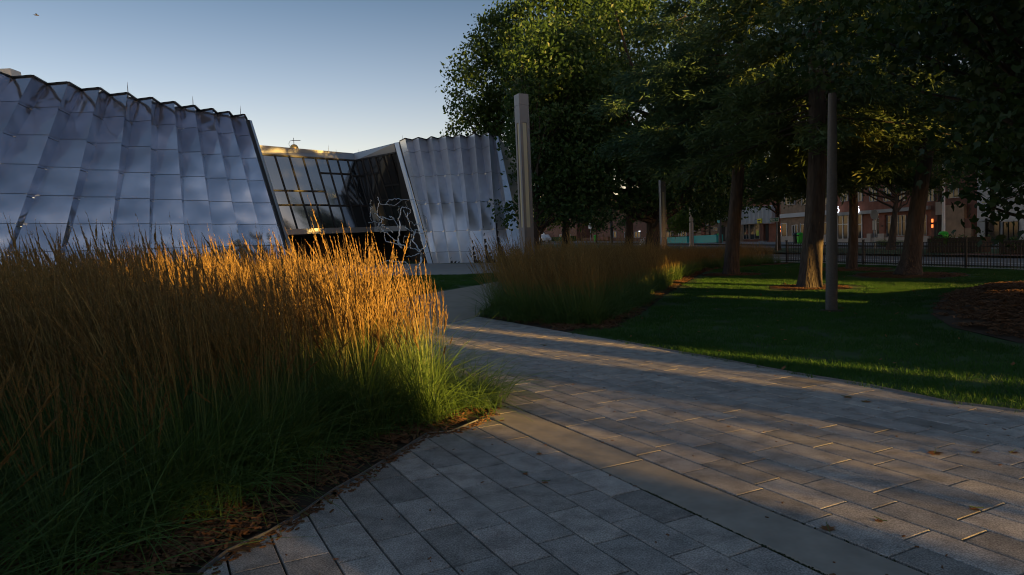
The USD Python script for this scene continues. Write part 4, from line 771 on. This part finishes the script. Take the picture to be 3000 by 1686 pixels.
# big brick restaurant front
f = Front('brick_restaurant', 'red brick restaurant front with white framed glass and orange wall lamps', 2448, 2728, 13.0, 'brick_red')
f.rect('base_wall', 2449, 696, 2727, 716, 'stone_pale', .3); f.rect('fascia', 2449, 614, 2727, 624, 'grey_concrete', .4)
f.window(2455, 628, 2486, 702, 2, frame='white_paint', fw=2.0, transom=658); f.window(2500, 628, 2526, 702, 2, frame='white_paint', fw=2.0, transom=658)
f.window(2560, 640, 2580, 695, 2, transom=653); f.rect('brick_pier', 2581, 630, 2597, 685, 'brick_red', .25); f.rect('pier_base', 2580, 685, 2598, 716, 'stone_pale', .4); f.rect('pier_base', 2548, 685, 2559, 716, 'stone_pale', .4); wall_lamp(f, 2590.5, 643, 682)
f.window(2600, 632, 2655, 692, 5, transom=652); f.window(2662, 632, 2716, 690, 5, transom=652)
for k, x in enumerate(range(2465, 2720, 42)): f.window(x, 545, x + 20, 590, 2)
for px in (2463.5, 2522.5):
    x, z = f.loc(px, 617); a = np.linspace(0, 2 * np.pi, 17); mb = MB(); mb.tube([(x + .22 * math.cos(t), -.5, z + .22 * math.sin(t)) for t in a], .05, 5, cap=False)
    rg = mb.build('ring_sign', M['ring_lamp'], f.t)
    for dx in (-.16, 0, .16): MB().box((x + dx, -.5, z + .36), (.08, .06, .08)).build('sign_dot', M['ring_lamp'], rg)
# dark entry, tan wall
f = Front('tan_wall_building', 'building with a dark brick entry, a broad tan wall and a stepped ramp', 2728, 2862, 14.0, 'brick_brown')
f.rect('tan_wall', 2776, 600, 2832, 702, 'brick_tan', .3); f.rect('brick_panel', 2833, 640, 2852, 668, 'brick_brown', .3); f.rect('tan_wall', 2833, 668, 2852, 700, 'brick_tan', .28); wall_lamp(f, 2732.5, 642, 668); wall_lamp(f, 2770, 654, 668); f.rect('door', 2738, 650, 2752, 705, 'interior_dark', .05); f.window(2780, 540, 2810, 580, 2)
rp_ = f.rect('ramp_wall', 2760, 702, 2858, 714, 'bin_dark', 1.4)
for k in range(3): f.rect('handrail', 2790, 695 + k * 5, 2858, 696.2 + k * 5, 'grey_paint', 1.6, -1.5, parent=rp_)
# pale corner building
f = Front('pale_corner_building', 'pale panelled corner building with a dark sign under red brick at right edge', 2862, 3100, 8.0, 'siding_white')
f.rect('brick_band', 2880, 470, 3100, 520, 'brick_red', .1); f.rect('sign_board', 2902, 533, 2958, 545, 'sign_dark', .25); f.text('NYWTLAND', 2905, 535.2, 2952, 543, 'sign_white', .3)
f.rect('yellow_line', 2880, 592, 2896, 593.6, 'sign_yellow', .12); f.rect('blue_panel', 2880, 594, 2905, 600, 'grey_paint', .12); f.rect('column', 2890, 640, 2893, 710, 'dark_frame', .2); f.window(2894, 650, 2930, 706, 2, frame='dark_frame'); f.window(2940, 650, 2985, 706, 3, frame='dark_frame')
for k in range(9): f.rect('panel_joint', 2863, 560 + k * 17, 3099, 560.7 + k * 17, 'grey_paint', .03)
# far row on the left
f = Front('far_shop', 'low far shop behind the teal planter with white framed windows', 1930, 2040, 7.0, 'brick_brown')
f.window(1990, 678, 2012, 694, 3, frame='white_paint'); f.window(1940, 680, 1972, 706, 3); f.rect('sign_board', 2026, 675, 2038, 680, 'sign_white', .4); f.rect('sill', 2026, 696, 2040, 698, 'stone_pale', .2); f.rect('fascia', 1932, 656, 2036, 666, 'brick_red', .3)
f = Front('far_shop', 'dark far shops behind the white rectangular sign', 1735, 1930, 8.0, 'brick_brown'); f.rect('brick_wall', 1715, 696, 1790, 706, 'brick_red', .6)
for x in (1790, 1830, 1860, 1895): f.window(x, 680, x + 16, 696, 2, glass='shop_glass')
f.rect('shop_light', 1874, 677, 1876, 679, 'ring_lamp', .2)
f = Front('far_house', 'far house with a white gabled porch beside the near lamp column', 1570, 1690, 8.0, 'brick_brown')
for x in (1586, 1599): f.rect('porch_post', x, 690, x + 1.6, 703, 'white_paint', .8)
for x in (1603.5, 1610): f.rect('porch_post', x, 691, x + 1.6, 704, 'white_paint', 1.2)
x0, z0_ = f.loc(1603, 690); x1, _ = f.loc(1614, 690); MB().add([(x0, -1.4, z0_), (x1, -1.4, z0_), ((x0 + x1) / 2, -1.4, z0_ + .62), (x0, -1.2, z0_), (x1, -1.2, z0_), ((x0 + x1) / 2, -1.2, z0_ + .62)], [[0, 1, 2], [3, 5, 4], [0, 2, 5], [0, 5, 3], [1, 4, 5], [1, 5, 2]]).build('porch_gable', M['white_paint'], f.t)
f.rect('door', 1604.8, 692, 1610, 704, 'interior_dark', .06); f.window(1588, 692, 1598, 700, 2); f.window(1640, 688, 1650, 698, 2); f.window(1662, 688, 1672, 698, 2)
hd = thing('hedge', 'dark clipped far hedge in front of the gabled porch house', 'hedge', Front.ground(1650, 54)); MB().box((0, 0, .45), (1.0, 9, 1.0), fz - math.pi / 2).build('foliage', M['turf'], hd)

# ------------------------------------------------------------------ street furniture
def onst(px, off): return Front.ground(px, off)
def bin_(px, off, label, dark):
    b = thing('litter_bin', label, 'bin', onst(px, off), FZ, None); m = M['bin_dark' if dark else 'bin_green']
    MB().lathe([(.0, .0), (.27, .0), (.30, .06), (.33, .9), (.34, .93), (.30, 1.0)], sides=16).build('body', m, b, smooth=40); MB().lathe([(.31, .98), (.33, 1.02), (.22, 1.14), (.0, 1.18)], sides=16).build('lid', m, b, smooth=40); MB().box((0, -.3, .86), (.3, .1, .12)).build('opening', M['interior_dark'], b); return b
bin_(2108, 54, 'bright green round litter bin just left of the leaning spruce trunk', 0); bin_(2100, 54, 'black litter bin beside the bright green one left of the spruce', 1)
bin_(2344, 53, 'bright green litter bin left of the lit pine trunk', 0); bin_(2333, 53, 'black litter bin left of the lit pine beside a green one', 1); bin_(2764, 46.5, 'bright green litter bin at the foot of the white street lamp', 0); bin_(1745, 55, 'small far green litter bin right of the white rectangular sign', 0)
def post_sign(name, label, cat, px, off, h, r=.035, m='grey_paint'):
    b = thing(name, label, cat, onst(px, off), FZ); MB().tube([(0, 0, -.1), (0, 0, h)], r, 8).build('post', M[m], b); return b
s = post_sign('street_sign', 'green street name sign reading Bailey on a thin post', 'street sign', 2277, 37.5, 2.55, .025)
q0, q1 = at(2247, 680, 50), at(2284, 680, 50)
MB().box((-.27, -.02, 2.42), (.96, .03, .30)).build('plate', M['sign_white'], s); MB().box((-.27, -.04, 2.42), (.92, .03, .26)).build('face', M['sign_green'], s)
g = meshkit.text_mesh('Bailey', .13, .01); v = np.array(g.vertices); obj('lettering', (np.column_stack([v[:, 0] - .66, -.065 - v[:, 2], v[:, 1] + 2.37]), np.array(g.faces)[:, ::-1]), M['sign_white'], s)
g = meshkit.text_mesh('St', .08, .01); v = np.array(g.vertices); obj('lettering', (np.column_stack([v[:, 0] + .02, -.065 - v[:, 2], v[:, 1] + 2.40]), np.array(g.faces)[:, ::-1]), M['sign_white'], s)
s = post_sign('stop_sign', 'back of a grey octagonal stop sign near the brick restaurant', 'road sign', 2563, 43.5, 2.75, .03)
a = np.linspace(0, 2 * np.pi, 9)[:-1] + np.pi / 8; MB().tube([(0, -.05, 2.55), (0, -.02, 2.55)], .38, 8).build('plate', M['grey_paint'], s); MB().box((-.09, -.06, 1.75), (.12, .02, .7)).build('small_plate', M['sign_white'], s); MB().box((.09, -.06, 1.75), (.12, .02, .7)).build('small_plate', M['sign_white'], s)
s = post_sign('road_sign', 'white rectangular far road sign right of a broad dark trunk', 'road sign', 1730, 52, 3.1, .05); MB().box((0, -.06, 2.85), (1.0, .03, 1.15)).build('plate', M['sign_white'], s); MB().box((0.1, -.08, 2.75), (.35, .03, .6)).build('mark', M['grey_paint'], s)
lp = thing('street_lamp', 'slim white street lamp pole behind the fence before the tan wall', 'street lamp', onst(2764, 47), FZ)
MB().lathe([(.26, 0), (.26, .5), (.17, .62), (.17, .8), (.12, 1.0), (.105, 2.5), (.085, 7.5), (.0, 7.5)], sides=14).build('pole', M['white_paint'], lp, smooth=40); MB().tube([(0, 0, 7.3), (.3, 0, 7.6), (1.2, 0, 7.7)], .05, 8).build('arm', M['white_paint'], lp); MB().box((1.4, 0, 7.68), (.6, .22, .12)).build('lamp_head', M['grey_paint'], lp)
wp = thing('utility_pole', 'weathered wooden pole with a meter box beside the white street lamp', 'pole', onst(2750, 50), FZ); MB().tube([(0, 0, -.1), (.12, 0, 4), (.3, 0, 9)], [.17, .15, .12], 10).build('pole', M['bark_pine'], wp); MB().box((.2, -.2, 2.9), (.45, .25, 1.0)).build('meter_box', M['stone_pale'], wp)
wp = thing('utility_pole', 'far grey pole with small white and teal notices left of the spruce', 'pole', onst(2110, 52), FZ); MB().tube([(0, 0, -.1), (0, 0, 8)], [.2, .14], 10).build('pole', M['pole_concrete'], wp); MB().box((-.02, -.2, 4.0), (.4, .06, .9)).build('notice', M['sign_white'], wp); MB().box((-.02, -.2, 2.9), (.42, .06, .9)).build('notice', M['teal_paint'], wp)
wp = thing('utility_pole', 'pale far pole in front of the teal planter', 'pole', onst(2026, 44), FZ); MB().tube([(0, 0, -.1), (0, 0, 7)], [.25, .18], 10).build('pole', M['stone_pale'], wp)
wp = thing('utility_pole', 'thin far grey pole between the two dark trunks', 'pole', onst(1792, 52), FZ); MB().tube([(0, 0, -.1), (0, 0, 7)], [.26, .18], 10).build('pole', M['pole_concrete'], wp)
pl = thing('planter', 'long teal planter box at the far kerb behind the reed grass', 'planter', onst(2032, 52.5), FZ)
MB().box((-3.0, 0, .42), (4.6, 1.0, .9)).build('box', M['teal_paint'], pl); MB().box((2.0, .6, .45), (5.0, 1.0, .95)).build('box', M['teal_paint'], pl); MB().box((-3.0, 0, .9), (4.3, .8, .1)).build('soil', M['soil'], pl)
# bicycle
bb = onst(1880, 40.0); bk_ = thing('bicycle', 'pale bicycle parked by the thick oak behind the reed grass', 'bicycle', bb, FZ)
for x in (-.5, .55):
    a = np.linspace(0, 2 * np.pi, 21); w = MB().tube([(x + .33 * math.cos(t), 0, .34 + .33 * math.sin(t)) for t in a], .022, 6, cap=False).build('wheel', M['tyre'], bk_); sp_ = MB()
    for t in a[::2]: sp_.bar((x, 0, .34), (x + .32 * math.cos(t), 0, .34 + .32 * math.sin(t)), .006)
    sp_.build('spokes', M['grey_paint'], w)
fr = MB()
for p, q in (((-.5, 0, .34), (-.12, 0, .82)), ((-.5, 0, .34), (.0, 0, .3)), ((0, 0, .3), (-.15, 0, .95)), ((-.12, 0, .82), (.42, 0, .86)), ((0, 0, .3), (.42, 0, .84)), ((.55, 0, .34), (.40, 0, 1.02))): fr.tube([p, q], .028, 6)
fr.build('frame', M['sign_white'], bk_); MB().tube([(.40, -.28, 1.04), (.46, 0, 1.04), (.40, .28, 1.04)], .018, 6).build('handlebar', M['grey_paint'], bk_); MB().box((-.17, 0, .98), (.26, .13, .06)).build('saddle', M['tyre'], bk_)
# far parked car
c0 = onst(1591, 52.0); car = thing('parked_car', 'white far car with a red tail light beside the near lamp column', 'car', c0, FZ)
prof = [(-2.1, .25), (2.1, .25), (2.15, .7), (1.3, .85), (.7, 1.4), (-1.0, 1.42), (-1.7, .95), (-2.15, .85)]
MB().add(*(lambda m: (np.column_stack([m.vertices[:, 0], m.vertices[:, 2] - .85, m.vertices[:, 1]]), np.array(m.faces)[:, ::-1]))(trimesh.creation.extrude_polygon(Polygon(prof), 1.7, engine='earcut'))).build('body', M['car_white'], car)
for x in (-1.3, 1.35):
    for y in (-.8, .8): MB().tube([(x, y - .1, .33), (x, y + .1, .33)], .33, 14).build('wheel', M['tyre'], car)
MB().box((.0, -.87, 1.12), (1.7, .04, .38)).build('window', M['shop_glass'], car); MB().box((-1.5, -.88, .72), (.6, .06, .16)).build('tail_light', M['tail_lamp'], car); MB().box((1.9, -.86, .66), (.35, .06, .14)).build('headlight', M['sign_white'], car)
# hedges and grass mound on the median
def hedge(label, px0, px1, off, h, seed):
    p0, p1 = onst(px0, off), onst(px1, off); L_ = float(np.linalg.norm(p1 - p0)); t = thing('hedge', label, 'hedge', p0, FZ); r = RNG(seed)
    MB().box((L_ / 2, .45, h * .46), (L_, .8, h * .9)).build('core', M['soil'], t); n = int(L_ * 60); c = np.column_stack([r.uniform(0, L_, n), r.uniform(0, .9, n), r.uniform(.05, h, n)])
    obj('foliage', foliage(c, 8, .08, .11, r), M['beech_leaf'], t, kind='stuff')
hedge('clipped dark hedge behind the fence left of the white street lamp base', 2715, 2872, 37.6, .95, 71); hedge('low dark hedge behind the fence at the right edge', 2925, 3040, 36.8, .8, 72)
t = thing('ornamental_grass', 'rounded mound of green grass behind the fence near the restaurant', 'plant', onst(2603, 47.5)); r = RNG(73); az = r.uniform(0, 6.28, 500); o = np.column_stack([np.cos(az), np.sin(az), 0 * az])
obj('blades', ribbon(o * .1, nrm(o * r.uniform(.2, 1.1, (500, 1)) + [0, 0, 1]), o * .5 - [0, 0, .45], r.uniform(.7, 1.25, 500), .03, .005, 4, r)[:2], M['reed_blade'], t, kind='stuff')

# ------------------------------------------------------------------ small things on the ground
rk = RNG(81)
def rock(name, label, c, size, seed):
    m = trimesh.creation.icosphere(3, 1.0); v = m.vertices; k = meshkit.fbm(v * 1.7 + seed) if hasattr(meshkit, 'fbm') else meshkit.noise(v * 1.7 + seed)
    v = v * (.72 + .55 * np.asarray(k)[:, None]); v = np.clip(v, -.78, .78) * size; obj(name, (v + c, m.faces), M['granite_rock'], smooth=35, label=label, cat='stone')
g_ = gnd(1398, 1186); rock('granite_block', 'pale granite block half hidden in grass at the bed corner', g_ + [0, 0, .015], (.17, .13, .075), 3.0)
g_ = gnd(1432, 924); rock('granite_block', 'pale granite block at the near corner of the far reed grass', g_ + [0, 0, .01], (.16, .13, .06), 9.0)
def leaf_on(px, py, size, col, label, name='fallen_leaf', curl=.35, seed=0):
    g = gnd(px, py); r = RNG(seed); pts = [(0, 0), (.2, .05), (.42, .25), (.28, .42), (.5, .62), (.2, .66), (.1, 1), (-.08, .7), (-.34, .74), (-.28, .46), (-.5, .3), (-.2, .06)]
    v = np.array([[x, y, curl * (x * x + .4 * (y - .5) ** 2) + .012] for x, y in pts] + [[0, .45, .01]]) * size; a = r.uniform(0, 6.28); R2 = np.array([[math.cos(a), -math.sin(a), 0], [math.sin(a), math.cos(a), 0], [0, 0, 1]])
    x = thing(name, label, 'leaf', g, 0, None); obj('blade', (v @ R2.T, np.array([[12, i, (i + 1) % 12] for i in range(12)])), M[col], x); MB().tube(np.array([(0, -.45 * size, .012), (0, 0, .010), (0, .9 * size, .02)]) @ R2.T, .0025, 4).build('stalk', M['reed_stem'], x)
for k, (px, py, sz, lb) in enumerate(((660, 1612, .20, 'large curled brown oak leaf on the mulch edge at the bottom'), (1577, 1329, .055, 'small red brown leaf on the near pavers left of the concrete band'), (1533, 1388, .05, 'tiny tan leaf on a paver joint nearest the left bed'), (1605, 1414, .05, 'faint brown leaf on the pavers below the small red one'),
        (1464, 1235, .06, 'crisp orange leaf on the corner of the concrete band'), (2428, 1558, .09, 'brown leaf lying across the dark joint of the concrete band'), (2586, 1530, .05, 'small dark red leaf on the pavers right of the concrete band'), (2868, 1494, .06, 'dark leaf on the pavers near the lower right corner'),
        (2855, 1330, .07, 'brown leaf on the pavers near the right edge'), (2963, 1329, .07, 'dark leaf beside the right edge of the picture'), (1590, 1013, .08, 'rust leaf on the far pavers in the sunlit stripe'), (2474, 1164, .09, 'black dry leaf on the right pavers near the lawn'), (2532, 1180, .10, 'long black dry leaf next to another on the right pavers'), (2740, 1325, .11, 'crumpled dark leaf clump on the right pavers'))):
    leaf_on(px, py, sz, 'dry_leaf', lb, seed=k + 5)
dk = MB(); r = RNG(91)
for p in inside(path_poly.intersection(sbox(-2, 2, 8, 14)), 420, r): dk.box((p[0], p[1], float(zg(p[1])) + .003), (r.uniform(.006, .03), r.uniform(.003, .012), .004), r.uniform(0, 3))
dk.build('leaf_litter', M['mulch_chip'], None, label='tiny bits of leaf and bark scattered over the pavers', cat='litter', kind='stuff')
# chips spilled over the edging, moss in the open joint, leaves on the lawn
r = RNG(92); sp_l = shapely.LineString(bedL); mb = MB()
for k in range(420):
    t = r.uniform(0, sp_l.length); q = np.array(sp_l.interpolate(t).coords[0]) + np.abs(r.normal(0, .055)) * np.array([.9, -.35]) + r.normal(0, .02, 2); a = r.uniform(0, 3.14); L_ = r.uniform(.012, .05)
    mb.box((q[0], q[1], float(zg(q[1])) + .006), (L_, L_ * r.uniform(.2, .45), .005), a)
mb.build('spilled_mulch', M['mulch_chip'], None, label='wood chips spilled over the edging onto the pavers', cat='litter', kind='stuff')
mb = MB()
for k in range(900):
    u = r.uniform(1.2, 3.4) if r.uniform() < .85 else r.uniform(.6, 6.2); side = r.uniform() < .9; q = uv(u, (BL + .002 if side else BR - .004) + r.normal(0, .006)); c_ = r.uniform(.003, .010); mb.box((q[0], q[1], -.004), (c_, c_ * r.uniform(.4, 1), r.uniform(.002, .008)), r.uniform(0, 3))
mb.build('joint_moss', M['moss'], None, label='dark green moss growing in the open joint along the pale band', cat='moss', kind='stuff')
lq = inside(campus.difference(hard).intersection(sbox(-1, 6, 22, 30)), 420, r); lv = np.column_stack([lq, zg(lq[:, 1]) + .045]); a = r.uniform(0, 6.28, len(lq)); u = np.column_stack([np.cos(a), np.sin(a), r.normal(0, .3, len(lq))]) * r.uniform(.02, .06, (len(lq), 1)); w = np.column_stack([-np.sin(a), np.cos(a), r.normal(0, .3, len(lq))]) * r.uniform(.012, .03, (len(lq), 1))
obj('lawn_leaves', (np.stack([lv - u, lv + w, lv + u, lv - w], 1).reshape(-1, 3), np.array([[0, 1, 2], [0, 2, 3]])[None].repeat(len(lq), 0).reshape(-1, 3) + np.repeat(np.arange(len(lq)) * 4, 2)[:, None]), M['dry_leaf'], label='small dry leaves strewn over the lawn', cat='leaves', kind='stuff')
# a bird high on the left
p = at(107, 45, 60.0); bd = thing('bird', 'tiny dark bird flying high in the upper left sky', 'bird', p, .5)
m = trimesh.creation.icosphere(2, 1.0); v = m.vertices * [.17, .055, .05]; v[:, 0] += .02 * np.sign(v[:, 0]); obj('body', (v, m.faces), M['bird_dark'], bd, smooth=True)
MB().add([(-.06, 0, .03), (.07, 0, .03), (.02, .17, .09), (-.05, .30, .06), (-.06, .16, .08)], [[0, 1, 2], [0, 2, 4], [4, 2, 3]]).build('wing', M['bird_dark'], bd); MB().add([(-.06, 0, .03), (.07, 0, .03), (.02, -.17, .09), (-.05, -.30, .06), (-.06, -.16, .08)], [[0, 2, 1], [0, 4, 2], [4, 3, 2]]).build('wing', M['bird_dark'], bd)
MB().add([(-.13, -.02, .0), (-.13, .02, .0), (-.26, .05, .0), (-.26, -.05, .0)], [[0, 1, 2, 3]]).build('tail', M['bird_dark'], bd)

# ------------------------------------------------------------------ beyond the frame, towards the low sun: the campus screen planting and street blocks that shade this place
def sw(w, s): return np.array([(w + s) * .7071, (w - s) * .7071])
def screen_tree(w, rad, h, s, z0, seed):
    b = sw(w, s); m = trimesh.creation.icosphere(4, 1.0); v = np.array(m.vertices); k = np.asarray(meshkit.noise(v * 3.1 + seed * 7.7)) + .5 * np.asarray(meshkit.noise(v * 8 + seed))
    v = np.sign(v) * np.abs(v) ** .75; v = v * [rad, rad, (h - z0) / 2]; v[:, :2] *= (.86 + .2 * k)[:, None]; v[:, 2] += (h + z0) / 2
    t = thing('evergreen_tree', 'evergreen of the screen planting behind the viewpoint', 'tree', (b[0], b[1], float(zg(b[1]))), group='evergreen screen behind the viewpoint')
    obj('crown', (v, m.faces), M['turf'], t, smooth=True); MB().tube([(0, 0, -.1), (0, 0, z0 + .5 + (h - z0) * .5)], [.13, .05], 8).build('trunk', M['bark_dark'], t)
def screen_row(w0, w1, h, s, z0, seed, step=1.25):
    n = max(1, int(math.ceil((w1 - w0) / step))); rad = (w1 - w0) / 2 if n == 1 else (w1 - w0) / n * .64
    for q, w in enumerate([(w0 + w1) / 2] if n == 1 else np.linspace(w0 + rad, w1 - rad, n)): screen_tree(w, rad, h, s + .25 * (q % 2), z0, seed + q)
HEDGE = [(-14, 1.38, 7.5), (1.70, 2.6, 7.5), (2.6, 3.1, 4.8), (3.1, 3.75, 4.15), (3.75, 4.6, 1.9), (4.6, 5.95, 2.2), (5.95, 7.0, 7.5), (7.75, 8.46, 7.5), (8.9, 16.0, 7.5), (16.5, 18.2, 7.5)]
def leaf_screen(w0, w1, z0, z1, cover, s, seed):
    r = RNG(seed); L_ = .15; n = int(-math.log(1 - cover) * (w1 - w0) * (z1 - z0) / (L_ * L_ * .62 * .5)); ww, zz = r.uniform(w0, w1, n), r.uniform(z0, z1, n); b = sw((w0 + w1) / 2, s); p = sw(ww, s + r.normal(0, .15, n)).T - b
    t = thing('shrub', 'loose shrub in the screen planting behind the viewpoint', 'shrub', (b[0], b[1], 0), group='shrubs in the screen behind the viewpoint'); c = np.column_stack([p, zz])
    obj('foliage', foliage(c, 1, 0, L_, r), M['oak_leaf'], t, kind='stuff'); mb = MB()
    for k in range(6): q = c[r.integers(n)]; mb.tube([(q[0] * .4, q[1] * .4, -.1), (q[0] * .8, q[1] * .8, z0), q], [.03, .02, .006], 5)
    mb.build('stems', M['bark_dark'], t)
leaf_screen(3.7, 4.6, 1.7, 3.15, .78, 20.4, 801); leaf_screen(4.6, 6.0, 2.0, 3.95, .92, 20.4, 802); leaf_screen(6.95, 7.8, .3, 6.5, .80, 20.4, 803); leaf_screen(8.42, 8.92, .3, 6.5, .35, 20.4, 804)
for k, (w0, w1, h) in enumerate(HEDGE): screen_row(w0, w1, h, 21.0, 0.0, 600 + 40 * k)
screen_row(-14, 14.6, 17.0, 24.0, 5.6, 900, 2.3)
screen_row(14.6, 18.6, 12.5, 24.0, 5.6, 940, 2.0)
screen_row(18.4, 20.7, 10.2, 9.2, 3.55, 960, 1.3)
screen_row(20.7, 22.4, 5.5, 9.2, 3.55, 975, 1.0)
screen_tree(1.54, .55, 7.5, 21.4, 3.22, 990)
def block(w0, w1, s0, h, label):
    a, b = sw(w0, s0), sw(w1, s0); d = sw(0, 14.0); t = thing('street_block', label, 'building'); mb = MB(); mb.add([(*p, z) for z in (-1, h) for p in (a, b, b + d, a + d)], [[0, 3, 2, 1], [4, 5, 6, 7], [0, 1, 5, 4], [1, 2, 6, 5], [2, 3, 7, 6], [3, 0, 4, 7]]); mb.build('wall', M['brick_red'], t)
    MB().add([(*p, z) for z in (h, h + .3) for p in (a, b, b + d, a + d)], [[0, 3, 2, 1], [4, 5, 6, 7], [0, 1, 5, 4], [1, 2, 6, 5], [2, 3, 7, 6], [3, 0, 4, 7]]).build('roof', M['roof_dark'], t)
BLOCKS = [(22.3, 25.6, 92.0, 22.2, 'brick street block behind the viewpoint, nearest the alley'), (25.6, 28.4, 84.0, 19.5, 'lower brick street block behind the viewpoint between two taller ones'), (28.4, 30.0, 84.0, 22.0, 'narrow tall brick street block behind the viewpoint'),
          (30.0, 44.0, 72.0, 26.5, 'long brick street block right of the viewpoint'), (44.0, 62.0, 42.0, 29.0, 'brick street block outside the right edge'), (62.0, 96.0, 4.5, 14.0, 'brick street block beside the pale corner building outside the frame')]
for bl in BLOCKS: block(*bl)
